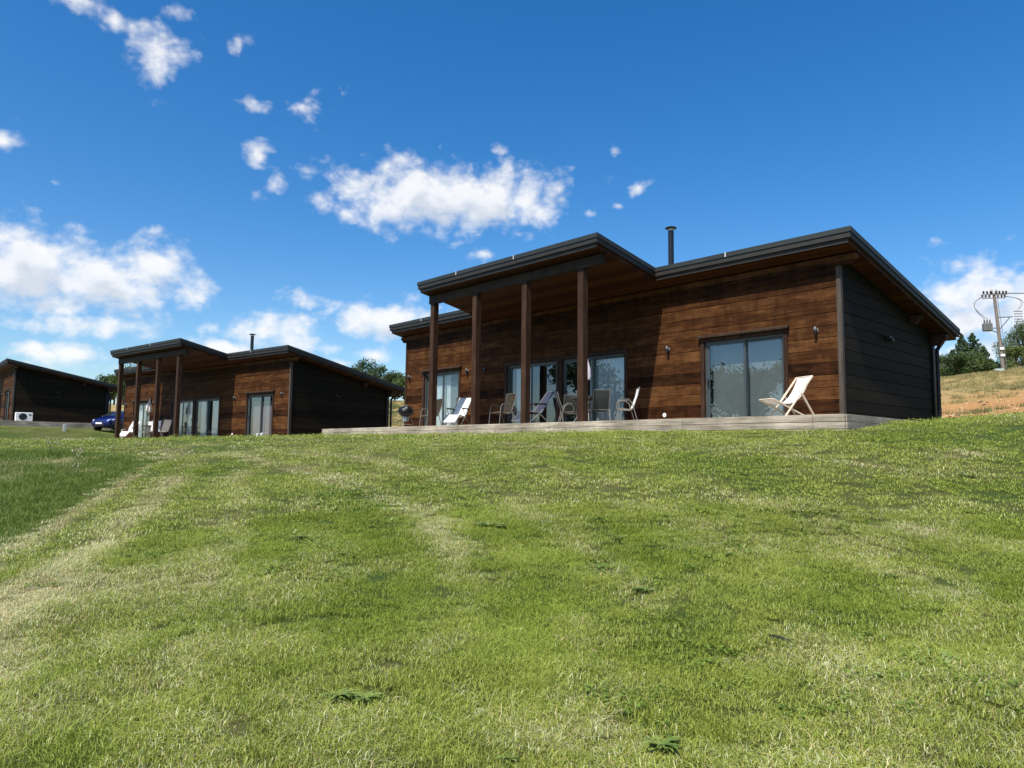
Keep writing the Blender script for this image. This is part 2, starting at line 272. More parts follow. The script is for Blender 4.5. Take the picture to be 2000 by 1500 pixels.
# ---- TERRAIN HEIGHT (metres; camera stands at x=0, y=0, eye 1.6 m up) ----
CTRL = np.array([
 (0,0,0),(-4,0,-.1),(4,0,.1),(0,-6,-.7),(-8,-6,-1.0),(8,-6,-.5),
 (0,3,.15),(0,6,.45),(0,10,.95),(0,13,1.42),(.5,15.5,1.82),(1.5,18,2.05),(6.3,13.6,2.04),(4,16,2.05),
 (3,6,.55),(3,10,1.2),(4,12.5,1.75),(7,8,1.0),(9,12,1.95),(10.1,17.3,2.4),(9.8,14,2.33),(13,14,2.55),(14,19,2.78),(12,22,2.6),(16.8,24,2.95),
 (-7.5,28.6,2.04),(-3,22.5,2.02),(-2.7,20,1.96),(-6.5,24,1.98),(-9.2,22,1.85),(-4,14,1.3),(-4,9,.65),(-7,10,.3),(-10,14,.85),(-12.5,18,1.36),
 (-16,14,.6),(-14,8,-.2),(-10,4,-.5),(-16,20,1.45),(-20,24,1.62),(-11,31,1.62),(-18,36,1.62),(-24.5,40,1.62),(-27,44,1.72),(-22,30,1.68),(-30,34,1.75),
 (-24,45,1.62),(-10,34,1.62),(-6.5,38.4,1.85),(-20,50,1.8),(-5,41,2.3),(-29,49,2.62),(-34.6,50.6,2.84),(-30,55,2.8),(-28.4,52.5,2.7),(-33,47,2.72),(-42,56,2.9),(-40,48,2.75),(-40,62,3.0),
 (0,26,2.1),(5,20,2.2),(0,33.5,2.2),(12,21,2.5),(6,28,2.3),
 (-43,80,6.0),(-12,75,6.5),(10,75,7.4),(28,75,8.3),(44,75,9.1),(53,75,10.0),(60,72,11.0),
 (30,40,5.6),(22,32,4.0),(40,50,8.0),(10,45,3.8),(-10,55,3.7),(-30,66,4.0),(60,50,11),(20,20,3.3),(24,8,3.2),(-60,70,4.5),(-60,30,2.2),(-40,10,-1),(0,110,8.0),(60,110,11),(-60,110,6.5)],float)
def _U(r2): return .5*r2*np.log(r2+1e-9)
_n=len(CTRL); _P=CTRL[:,:2]/20
_K=_U(((_P[:,None]-_P[None])**2).sum(-1))+np.eye(_n)*1.5e-4
_A=np.zeros((_n+3,_n+3)); _A[:_n,:_n]=_K; _A[:_n,_n]=1; _A[:_n,_n+1:]=_P; _A[_n:,:_n]=_A[:_n,_n:].T
_W=np.linalg.solve(_A,np.r_[CTRL[:,2],0,0,0])
def hgt(x,y):
    x=np.atleast_1d(np.asarray(x,float)); y=np.atleast_1d(np.asarray(y,float)); sh=x.shape; p=np.stack([x.ravel(),y.ravel()],1)/20
    out=np.empty(len(p))
    for i in range(0,len(p),20000):
        q=p[i:i+20000]; out[i:i+20000]=_U(((q[:,None]-_P[None])**2).sum(-1))@_W[:_n]+_W[_n]+q@_W[_n+1:]
    r=np.hypot(p[:,0],p[:,1]-1)*20
    far=np.where(p[:,1]>0,3.0,-6.0); k=np.clip((r-95)/60,0,1); k=k*k*(3-2*k)
    out=out*(1-k)+far*k
    # behind the camera the ground falls away gently
    b=np.clip((-p[:,1]*20-5)/30,0,1); out=out*(1-b)+np.maximum(-8,-.7-.1*(-p[:,1]*20-5))*b
    return out.reshape(sh)

# ---------------- GROUND ----------------
def vnoise(x, y, s, seed=0):
    x = np.asarray(x)/s+seed*17.3; y = np.asarray(y)/s-seed*9.1; xi = np.floor(x); yi = np.floor(y); fx = x-xi; fy = y-yi; fx = fx*fx*(3-2*fx); fy = fy*fy*(3-2*fy)
    def h(a, b): q = np.sin(a*127.1+b*311.7+seed*74.7)*43758.5453; return q-np.floor(q)
    return (h(xi,yi)*(1-fx)+h(xi+1,yi)*fx)*(1-fy)+(h(xi,yi+1)*(1-fx)+h(xi+1,yi+1)*fx)*fy
def seg_d(x, y, pts):
    d = np.full(np.shape(x), 1e9)
    for (x0,y0),(x1,y1) in zip(pts, pts[1:]):
        dx, dy = x1-x0, y1-y0; t = np.clip(((x-x0)*dx+(y-y0)*dy)/(dx*dx+dy*dy),0,1); d = np.minimum(d, np.hypot(x-x0-t*dx, y-y0-t*dy))
    return d
def sm(v, a, b): t = np.clip((v-a)/(b-a),0,1); return t*t*(3-2*t)
MOW_EDGE = [(-5.3,6.5),(-6.25,9.12),(-6.87,11.09),(-7.52,13.59),(-7.9,15.2),(-8.9,16.8),(-11.5,18.4),(-15,19.5),(-22,21)]
BANDS = [([(-5.0,6.2),(-6.0,9.1),(-6.6,11.1),(-7.25,13.6),(-7.6,15.6),(-7.9,17.2)],.42,1.25),([(-8.71,17.89),(-5.67,15.7),(-3.36,12.8),(-1.9,10.62),(-1.04,9.03),(-.5,7.2)],.30,.75),
 ([(-3.2,4.4),(-4.14,6.08),(-4.44,7.38),(-4.6,8.7),(-6.2,13.6)],.42,.85),([(-10.8,20.39),(-6.92,19.0),(0,15.0),(4,11.6),(7,9)],.3,.35),([(-9.6,19),(-4.36,15.72),(-2.23,13.47),(.4,9.8)],.22,.4),([(-2.2,5.2),(-3.0,8),(-3.9,11),(-5.4,14.4)],.3,.35),([(1.2,5.0),(.8,7.5),(-.6,11.2),(-3.5,15.2),(-8,19)],.25,.3)]
DRY = [(6.82,11.09,.5,.25,1.2),(4.14,7.69,.32,.14,1.3),(5.44,8.5,.25,.14,.9),(-4.1,6.4,1.0,.6,1.1),(3.47,5.71,.45,.3,.7),(.3,3.81,.3,.2,.6),(-.53,6.63,.35,.2,.6),(-.9,3.2,.3,.2,.5),(-1.6,9.5,.8,.5,.45),(-9.6,15.2,1.6,.9,.6),(2.6,9.2,.9,.4,.4)]
def is_left_of_mow(x, y):
    """signed: > 0 inside the uncut strip beyond the mown edge"""
    xe = np.interp(y, [2,6.5,9.12,11.09,13.59,15.2], [-4.6,-5.3,-6.2,-6.75,-7.2,-7.4]); ye = np.interp(x, [-22,-15,-11.5,-8.9,-7.9], [20.0,19.2,18.4,17.1,15.9])
    return np.minimum(xe-x, ye-y)
def field_mask(x, y):
    """1 on the rough straw hillside behind the lodges"""
    yl = np.interp(x, [-60,-40,-31,-24,-15,-6,0,6,12,16.8,24,60], [64,60,58,54,50,38,36,30,21.6,23.6,24,30])
    return sm(y-yl+(vnoise(x,y,2.,5)-.5)*1.2, 0, .9)
def clay_mask(X, Y):
    yl = np.interp(X,[10,16.8,24,60],[22,23.6,24,30]); u = Y-yl
    return np.clip(sm(X,9,12)*(1-sm(u+6*(vnoise(X,Y,3.,33)-.5),11,19)),0,1)*(.55+.45*sm(vnoise(X,Y,1.6,31)+.5*vnoise(X,Y,.5,32),.3,.8))
def lawn_attr(x, y):
    x = np.asarray(x,float); y = np.asarray(y,float)
    dry = .11+.24*(vnoise(x,y,1.1,1)-.5)+.36*(vnoise(x,y,.35,2)-.5)+.14*(vnoise(x,y,3.3,3)-.5)+.30*(vnoise(x,y,.14,8)-.5)
    sd = seg_d(x,y,MOW_EDGE)+.25*(vnoise(x,y,1.5,71)-.5); mow_sheen = np.cos(sd*6.283/1.25+.3)*np.exp(-sd/9.); dry = dry+.07*mow_sheen  # light and dark sheen of mowing passes, put into dry and lush colour
    for p, w, a in BANDS: dry = dry+a*.92*np.exp(-((seg_d(x,y,p)+.12*(vnoise(x,y,.5,72)-.5))/(w*.62))**2)*(.72+.3*vnoise(x,y,.8,73))
    wx = x+(vnoise(x,y,.3,11)-.5)*.35; wy = y+(vnoise(x,y,.3,12)-.5)*.35
    for a, b, ra, rb, k in DRY: dry = dry+.7*k*np.exp(-((wx-a)/ra)**2-((wy-b)/rb)**2)
    lush = .85*sm(.62*vnoise(x,y,1.7,4)+.38*vnoise(x,y,.55,6)+.15*(vnoise(x,y,.2,13)-.5), .50, .80)
    lush = np.clip(lush-.35*mow_sheen,0,1)
    lf = sm(is_left_of_mow(x,y)+(vnoise(x,y,.4,7)-.5)*.4, -.05, .35)
    lush = np.clip(lush*(1-lf)+lf*(.75+.5*(vnoise(x,y,1.,9)-.5)),0,1); dry = dry*(1-.55*lf)
    dry = dry-.28*lush*(1-lf)
    return np.clip(dry,0,1), lush, lf
def attr(me, name, vals, ty='FLOAT', dom='POINT'):
    a = me.attributes.new(name, ty, dom); a.data.foreach_set('vector' if ty == 'FLOAT_VECTOR' else 'value', np.ascontiguousarray(vals, dtype=np.float32 if ty != 'INT' else np.int32).ravel())
def grass_colour(t, dry, lush, kind, inst=True):
    pass
def ground_mat():
    m, t, b = mk('lawn_ground')
    def A(n): a = N(t,'ShaderNodeAttribute'); a.attribute_name = n; return a.outputs['Fac']
    v = coords(t); n = noise(t, v, 14, 6, .7); n2 = noise(t, v, 60, 4, .7); fld = noise(t, v, .8, 8, .65); f3 = noise(t, v, 4., 5, .7)
    base = mixc(t, A('dry'), (.085,.100,.027), (.21,.18,.08)); base = mixc(t, A('lush'), base, (.055,.090,.020))
    base = mixc(t, .55, base, ramp(t, n2, [(.3,(.35,.35,.35)),(.7,(1.25,1.25,1.25))]), 'MULTIPLY')
    straw = ramp(t, math_(t,'MULTIPLY_ADD', f3, .4, math_(t,'MULTIPLY', fld, .65)), [(.32,(.10,.13,.035)),(.46,(.24,.20,.075)),(.56,(.34,.25,.11)),(.66,(.42,.27,.13)),(.78,(.30,.30,.12))])
    straw = mixc(t, A('clay'), straw, ramp(t, f3, [(.3,(.34,.16,.055)),(.55,(.46,.25,.10)),(.72,(.55,.38,.20))]))
    straw = mixc(t, .5, straw, ramp(t, n, [(.3,(.45,.45,.4)),(.7,(1.2,1.2,1.2))]), 'MULTIPLY')
    c = mixc(t, A('field'), base, straw); t.links.new(c, b.inputs['Base Color']); b.inputs['Roughness'].default_value = .95; b.inputs['Specular IOR Level'].default_value = .1
    bump(t, b, math_(t,'ADD', n, n2), .8, .04); return m
def build_ground():
    # rings that widen with distance from the foot of the lawn
    nr, na = 330, 720
    rad = np.r_[0, np.geomspace(.6, 1500, nr)]; th = np.linspace(0, 2*np.pi, na, endpoint=False)
    x = rad[:,None]*np.sin(th)[None]; y = rad[:,None]*np.cos(th)[None]+1.0; z = hgt(x, y)
    z = z+ (vnoise(x,y,1.3,21)-.5)*.05*(rad[:,None]<60)*np.clip(rad[:,None]/3,0,1)+(vnoise(x,y,6.,22)-.5)*.5*field_mask(x,y)*(rad[:,None]<150)
    v = np.stack([x,y,z],-1).reshape(-1,3)
    i, j = np.meshgrid(np.arange(nr), np.arange(na), indexing='ij'); j2 = (j+1)%na
    f = np.stack([i*na+j,(i+1)*na+j,(i+1)*na+j2,i*na+j2],-1).reshape(-1,4)
    me = bpy.data.meshes.new('lawn_ground'); me.from_pydata(v.tolist(), [], f.tolist()); me.polygons.foreach_set('use_smooth',[True]*len(f))
    b = bmesh.new(); b.from_mesh(me); bmesh.ops.remove_doubles(b, verts=b.verts, dist=1e-5); bmesh.ops.recalc_face_normals(b, faces=b.faces); b.to_mesh(me); b.free()
    co = np.empty(len(me.vertices)*3, np.float32); me.vertices.foreach_get('co', co); co = co.reshape(-1,3); X, Y = co[:,0].astype(float), co[:,1].astype(float)
    dry, lush, lf = lawn_attr(X, Y); fm = field_mask(X, Y)
    attr(me,'dry',dry); attr(me,'lush',lush); attr(me,'field',fm)
    attr(me,'clay',clay_mask(X,Y))
    if me.polygons[0].normal.z < 0: me.flip_normals()
    me.materials.append(ground_mat()); o = bpy.data.objects.new('ground', me); col(o); tag(o, kind='structure', label='mown lawn sloping up to the lodges with rough straw hillside behind')
build_ground()
def gz(x, y):
    x = np.asarray(x,float); y = np.asarray(y,float); r = np.hypot(x, y-1)
    return hgt(x,y)+(vnoise(x,y,1.3,21)-.5)*.05*np.clip(r/3,0,1)*(r<60)+(vnoise(x,y,6.,22)-.5)*.5*field_mask(x,y)*(r<150)
def g1(x, y): return float(np.atleast_1d(gz(np.array([x]),np.array([y])))[0])
# ---------------- GRASS ----------------
def blade_mat(name, straw_field=False, dark=False):
    m, t, b = mk(name)
    def A(n, ty='GEOMETRY'): a = N(t,'ShaderNodeAttribute'); a.attribute_type = ty; a.attribute_name = n; return a.outputs['Fac']
    rb, r2, ht = A('rb'), A('r2'), A('ht'); dry, lush = A('dry','INSTANCER'), A('lush','INSTANCER')
    if straw_field:
        g = mixc(t, rb, (.40,.30,.13), (.20,.21,.07)); c = mixc(t, lush, g, (.10,.13,.04))
    else:
        g = mixc(t, r2, (.212,.276,.030), (.400,.445,.085)); g = mixc(t, lush, g, mixc(t, r2, (.155,.228,.018), (.290,.355,.036)))
        if dark: g = mixc(t, dry, mixc(t, r2, (.085,.150,.020), (.175,.245,.038)), mixc(t, r2, (.24,.20,.07), (.34,.25,.11)))
        pale = mixc(t, r2, (.58,.62,.34), (.70,.70,.42)); brown = mixc(t, r2, (.56,.42,.18), (.68,.58,.30))
        isdry = math_(t,'LESS_THAN', rb, dry); st = mixc(t, math_(t,'LESS_THAN', math_(t,'MULTIPLY', rb, 2.4), dry), pale, brown); c = mixc(t, isdry, g, st)
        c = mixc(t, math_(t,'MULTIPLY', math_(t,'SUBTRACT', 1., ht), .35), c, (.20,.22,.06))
    t.links.new(c, b.inputs['Base Color']); b.inputs['Roughness'].default_value = .5; b.inputs['Specular IOR Level'].default_value = .3
    tl = N(t,'ShaderNodeBsdfTranslucent'); t.links.new(c, tl.inputs[0]); mx = N(t,'ShaderNodeMixShader'); mx.inputs[0].default_value = .26
    t.links.new(b.outputs[0], mx.inputs[1]); t.links.new(tl.outputs[0], mx.inputs[2]); t.links.new(mx.outputs[0], t.nodes['Material Output'].inputs[0]); return m
def tuft(name, mat, nb, rad, hmin, hmax, wd, lean, seed):
    g = np.random.default_rng(seed); vs = []; fs = []; rb = []; r2 = []; ht = []
    for k in range(nb):
        a = g.uniform(0,2*np.pi); r = rad*np.sqrt(g.uniform()); x, y = r*np.cos(a), r*np.sin(a); h = g.uniform(hmin,hmax)*(1-.35*(r/rad)**2); w = wd*g.uniform(.6,1.3)
        d = g.uniform(0,2*np.pi); ln = abs(g.normal(0,1))*lean*h+.1*h; dx, dy = np.cos(d), np.sin(d); q = d+g.uniform(.6,2.5); px, py = np.cos(q)*w/2, np.sin(q)*w/2
        b = len(vs)
        for tt, ww in ((0,1),(.45,.85),(.8,.5)):
            ox = ln*tt**1.8; zz = h*(tt-.28*tt*tt*min(1,ln/h)); vs += [(x+dx*ox-px*ww, y+dy*ox-py*ww, zz-.006*(tt==0)), (x+dx*ox+px*ww, y+dy*ox+py*ww, zz-.006*(tt==0))]
        ox = ln*1.05; vs.append((x+dx*ox, y+dy*ox, h*(1-.28*min(1,ln/h)-.05*(ln/h))))
        fs += [(b,b+1,b+3,b+2),(b+2,b+3,b+5,b+4),(b+4,b+5,b+6)]; u1, u2 = g.uniform(), g.uniform(); rb += [u1]*7; r2 += [u2]*7; ht += [0,0,.45,.45,.8,.8,1]
    me = bpy.data.meshes.new(name); me.from_pydata(vs, [], fs); attr(me,'rb',rb); attr(me,'r2',r2); attr(me,'ht',ht); me.polygons.foreach_set('use_smooth',[True]*len(fs)); me.materials.append(mat)
    return bpy.data.objects.new(name, me)
def tilts(P, n, k):
    # neighbouring tufts lean together, as mown grass does
    X, Y = P[:,0], P[:,1]; tx = 1.5*(vnoise(X,Y,.55,51)-.5)+1.0*(vnoise(X,Y,.2,52)-.5); ty = 1.5*(vnoise(X,Y,.55,53)-.5)+1.0*(vnoise(X,Y,.2,54)-.5)
    tx = tx*k+rng.normal(0,.08,n); ty = ty*k+rng.normal(0,.08,n); out = np.empty((n,3)); rz_ = rng.uniform(0,6.283,n)
    for i in range(n):
        e = (Matrix.Rotation(tx[i],3,'X')@Matrix.Rotation(ty[i],3,'Y')@Matrix.Rotation(rz_[i],3,'Z')).to_euler(); out[i] = e[:]
    return out
def scatter(name, label, tufts, P, scale, dry, lush, cat='grass', lean=None):
    c = bpy.data.collections.new(name+'_tufts')
    for o in tufts: c.objects.link(o)
    n = len(P); me = bpy.data.meshes.new(name); me.from_pydata(P.tolist(), [], [])
    attr(me,'dry',dry); attr(me,'lush',lush); attr(me,'sz',scale)
    rot = tilts(P, n, .18 if 'far' in label or 'beyond' in label else .24); attr(me,'rot',rot,'FLOAT_VECTOR'); attr(me,'pick',rng.integers(0,len(tufts),n),'INT')
    o = bpy.data.objects.new(name, me); col(o); tag(o, label, cat, kind='stuff')
    ng = bpy.data.node_groups.new(name,'GeometryNodeTree'); ng.interface.new_socket('Geometry', in_out='INPUT', socket_type='NodeSocketGeometry'); ng.interface.new_socket('Geometry', in_out='OUTPUT', socket_type='NodeSocketGeometry')
    gi = N(ng,'NodeGroupInput'); go = N(ng,'NodeGroupOutput'); ip = N(ng,'GeometryNodeInstanceOnPoints'); ci = N(ng,'GeometryNodeCollectionInfo'); ci.inputs[0].default_value = c; ci.inputs['Separate Children'].default_value = True; ci.inputs['Reset Children'].default_value = True
    def NA(nm, ty): a = N(ng,'GeometryNodeInputNamedAttribute', data_type=ty); a.inputs[0].default_value = nm; return a.outputs[0]
    L = ng.links.new; L(gi.outputs[0], ip.inputs['Points']); L(ci.outputs[0], ip.inputs['Instance']); ip.inputs['Pick Instance'].default_value = True
    L(NA('pick','INT'), ip.inputs['Instance Index']); L(NA('sz','FLOAT'), ip.inputs['Scale'])
    er = N(ng,'FunctionNodeEulerToRotation'); L(NA('rot','FLOAT_VECTOR'), er.inputs[0]); L(er.outputs[0], ip.inputs['Rotation']); L(ip.outputs[0], go.inputs[0])
    o.modifiers.new('grow','NODES').node_group = ng; return o
def ring_points(r0, r1, dens, half=R(72)):
    n = int(dens*half*(r1*r1-r0*r0)); r = np.sqrt(rng.uniform(r0*r0,r1*r1,n)); a = rng.uniform(-half,half,n); return r*np.sin(a), r*np.cos(a)
def under_decks(x, y):
    bad = np.zeros(len(x),bool)
    for (ox, oy, yaw, x0, x1, y0, y1) in FOOT:
        dx, dy = x-ox, y-oy; lx = dx*math.cos(yaw)-dy*math.sin(yaw); ly = dx*math.sin(yaw)+dy*math.cos(yaw); bad |= (lx>x0)&(lx<x1)&(ly>y0)&(ly<y1)
    return bad
def clover(mat, seed):
    g = np.random.default_rng(seed); vs = []; fs = []
    for k in range(26):
        a = g.uniform(0,6.283); r = .10*math.sqrt(g.uniform()); z = g.uniform(.022,.045); rr = g.uniform(.006,.015); b = len(vs); cx, cy = r*math.cos(a), r*math.sin(a); nx, ny = g.normal(0,.35,2)
        for i in range(6): q = i*1.047; dx, dy = rr*math.cos(q), rr*math.sin(q)*(.6+.4*g.uniform()); vs.append((cx+dx, cy+dy, z+dx*nx+dy*ny))
        fs.append(tuple(range(b,b+6)))
    me = bpy.data.meshes.new('clover_leaves'); me.from_pydata(vs, [], fs); attr(me,'rb',np.full(len(vs),1.)); attr(me,'r2',np.repeat(g.uniform(size=26),6)); attr(me,'ht',np.full(len(vs),1.)); me.materials.append(mat)
    return bpy.data.objects.new('clover_leaves', me)
def build_grass():
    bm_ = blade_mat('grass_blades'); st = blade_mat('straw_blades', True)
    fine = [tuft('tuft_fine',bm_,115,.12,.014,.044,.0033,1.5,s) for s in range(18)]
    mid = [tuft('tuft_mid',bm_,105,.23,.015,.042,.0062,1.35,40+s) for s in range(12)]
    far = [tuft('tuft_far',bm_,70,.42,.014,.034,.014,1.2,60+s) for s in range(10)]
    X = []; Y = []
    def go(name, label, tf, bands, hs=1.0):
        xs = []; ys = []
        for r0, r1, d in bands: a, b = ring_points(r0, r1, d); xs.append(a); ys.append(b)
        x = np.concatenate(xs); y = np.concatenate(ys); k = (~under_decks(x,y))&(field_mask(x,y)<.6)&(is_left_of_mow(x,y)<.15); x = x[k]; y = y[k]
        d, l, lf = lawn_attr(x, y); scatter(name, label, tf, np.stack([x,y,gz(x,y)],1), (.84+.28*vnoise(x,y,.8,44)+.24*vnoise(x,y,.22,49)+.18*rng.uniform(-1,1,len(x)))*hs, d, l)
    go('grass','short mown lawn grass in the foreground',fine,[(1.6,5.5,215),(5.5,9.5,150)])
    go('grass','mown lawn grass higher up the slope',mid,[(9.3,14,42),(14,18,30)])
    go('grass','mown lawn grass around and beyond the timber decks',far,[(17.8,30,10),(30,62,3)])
    cm_ = blade_mat('clover_leaf', dark=True); x, y = ring_points(2.2, 12, 14); k = (vnoise(x,y,1.3,81)+.4*vnoise(x,y,.4,82) > .93)&(is_left_of_mow(x,y) < 0); x = x[k]; y = y[k]
    scatter('clover','small patches of low clover leaves scattered through the mown lawn',[clover(cm_,200+s) for s in range(6)],np.stack([x,y,gz(x,y)],1),.7+.6*rng.uniform(size=len(x)),np.zeros(len(x)),np.ones(len(x)),cat='clover')
    # long uncut strip
    lgm = blade_mat('long_grass_blades', dark=True); lg = [tuft('tuft_long',lgm,70,.16,.06,.17,.0060,.75,90+s) for s in range(10)]
    x, y = ring_points(6, 24, 75, R(60)); k = is_left_of_mow(x,y)+(vnoise(x,y,.3,7)-.5)*.22 > .02; k &= np.arctan2(-x,y) < R(48); x = x[k]; y = y[k]; d, l, _ = lawn_attr(x,y)
    scatter('long_grass','darker uncut long grass beyond the mown edge at the left',lg,np.stack([x,y,gz(x,y)],1),.55+.75*vnoise(x,y,.7,45)*np.clip(is_left_of_mow(x,y)*1.2+.3,.3,1),np.clip(sm(vnoise(x,y,1.6,61)+.4*vnoise(x,y,.5,62),.85,1.2)*.6,0,1),l)
    fs_ = [tuft('tuft_straw',st,60,.45,.10,.38,.022,.5,120+s) for s in range(8)]
    x, y = ring_points(20, 84, 3.0, R(42)); k = (field_mask(x,y)>.5)&(rng.uniform(size=len(x)) < (.25+.9*vnoise(x,y,1.8,47))*(1-1.05*clay_mask(x,y))); x = x[k]; y = y[k]
    scatter('dry_grass','dry straw coloured grass on the rough hillside',fs_,np.stack([x,y,gz(x,y)],1),.5+.7*vnoise(x,y,3,46),np.zeros(len(x)),sm(vnoise(x,y,5,48),.45,.8))

# ---------------- LODGES ----------------
W0, D0 = 17.48, 5.96
OX, OYF, OYB, PF, XP0, XP1 = .54, .585, .67, 3.0, 4.86, 12.74
H0, SL = 4.167, .1995
BH, BZ = .29, -.10
def rz(y): return H0-SL*y
def roof_outline(d): return [(-OX+d,D0+OYB-d),(-OX+d,-OYF+d),(XP0+d,-OYF+d),(XP0+d,-PF+d),(XP1-d,-PF+d),(XP1-d,-OYF+d),(W0+OX-d,-OYF+d),(W0+OX-d,D0+OYB-d)]
def slab(mb, d, a, b, mi=0):
    p = roof_outline(d); n = len(p)
    lo = [(x,y,rz(y)-b) for x, y in p]; hi = [(x,y,rz(y)-a) for x, y in p]
    mb.add(lo+hi, [tuple(range(n-1,-1,-1)), tuple(range(n,2*n))]+[(i,(i+1)%n,n+(i+1)%n,n+i) for i in range(n)], mi)
def curtain(x0, x1, z0, z1, y, mat, parent, name='curtain', amp=.035, per=.13, label=None):
    n = int((x1-x0)/.012)+2; xs = np.linspace(x0,x1,n); ph = rnd.uniform(0,6); yy = y+amp*np.sin(xs/per*6.283+ph+1.3*np.sin(xs*5+ph))+.01*np.sin(xs*60)
    rows = np.linspace(z0, z1, 6); v = []; f = []
    for k, z in enumerate(rows):
        sq = 1-.04*math.sin(k/5*3.1)
        for a, b in zip(xs, yy): v.append(((a-(x0+x1)/2)*sq+(x0+x1)/2, b+.01*math.sin(k*1.3+a*4), z))
    for k in range(5):
        for i in range(n-1): f.append((k*n+i,k*n+i+1,(k+1)*n+i+1,(k+1)*n+i))
    mb = MB(); mb.add(v, f, 0, True); o = mb.build(name, mat, parent, fix=False, label=label); return o
def blinds(x0, x1, z0, z1, y, mat, parent, label=None):
    mb = MB(); x = x0; k = 0
    while x < x1-.02:
        w = min(.089, x1-x); c = math.cos(.25); s_ = math.sin(.25)
        mb.add([(x,y-w/2*s_,z0),(x+w*c+.006,y+w/2*s_,z0),(x+w*c+.006,y+w/2*s_,z1),(x,y-w/2*s_,z1)], [(0,1,2,3)]); x += .082
    return mb.build('blind', mat, parent, fix=False, label=label)
def panel(parent, x0, x1, z0, z1, y, handle=None, name='sliding_panel'):
    """one glazed leaf, its glass and handle"""
    w = .062; mb = MB()
    mb.box(x0,x0+w,y-.022,y+.022,z0,z1,ch=.004); mb.box(x1-w,x1,y-.022,y+.022,z0,z1,ch=.004); mb.box(x0+w,x1-w,y-.021,y+.021,z1-w,z1,ch=.003); mb.box(x0+w,x1-w,y-.021,y+.021,z0,z0+.09,ch=.003)
    p = mb.build(name, M['alu'], parent)
    g = MB(); g.box(x0+w-.01,x1-w+.01,y-.006,y+.006,z0+.08,z1-w+.01); g.build('glass_pane', M['glass'], p)
    if handle is not None:
        h = MB(); h.box(handle-.018,handle+.018,y-.034,y-.0225,.93,1.19,ch=.004); h.tube([(handle,y-.03,.98),(handle,y-.085,.99),(handle,y-.085,1.13),(handle,y-.03,1.14)],.011,6); h.build('handle', M['black'], p)
def opening_unit(root, name, x0, x1, zt, leaves, drip=True, label=None):
    """leaves: list of (x0,x1,track,handle)"""
    u = empty(name, parent=root, label=label)
    mb = MB(); y0, y1 = .0, .115; w = .055
    mb.box(x0,x0+w,y0,y1,-.02,zt,ch=.003); mb.box(x1-w,x1,y0,y1,-.02,zt,ch=.003); mb.box(x0+w,x1-w,y0+.001,y1-.001,zt-w,zt,ch=.003); mb.box(x0+w,x1-w,y0+.001,y1-.001,-.02,.03)
    mb.build('door_frame', M['alu'], u)
    t = .11; tb = MB()
    tb.box(x0-t,x0-.002,-.075,-.0,-.02,zt+.002,ch=.004); tb.box(x1+.002,x1+t,-.075,-.0,-.02,zt+.002,ch=.004); tb.box(x0-t,x1+t,-.077,-.0,zt+.005,zt+.12,ch=.004)
    tb.build('door_trim', M['trim'], u)
    if drip:
        db = MB(); db.add([(x,y,z) for x in (x0-.16,x1+.16) for y, z in ((-.035,zt+.19),(-.17,zt+.135),(-.17,zt+.095),(-.03,zt+.122))], [(0,3,2,1),(4,5,6,7),(0,1,5,4),(1,2,6,5),(2,3,7,6),(3,0,4,7)])
        db.build('drip_board', M['beam'], u)
    for a, b, tr, hd in leaves: panel(u, a, b, .03, zt-w+.01, (.035,.085)[tr], hd)
    return u
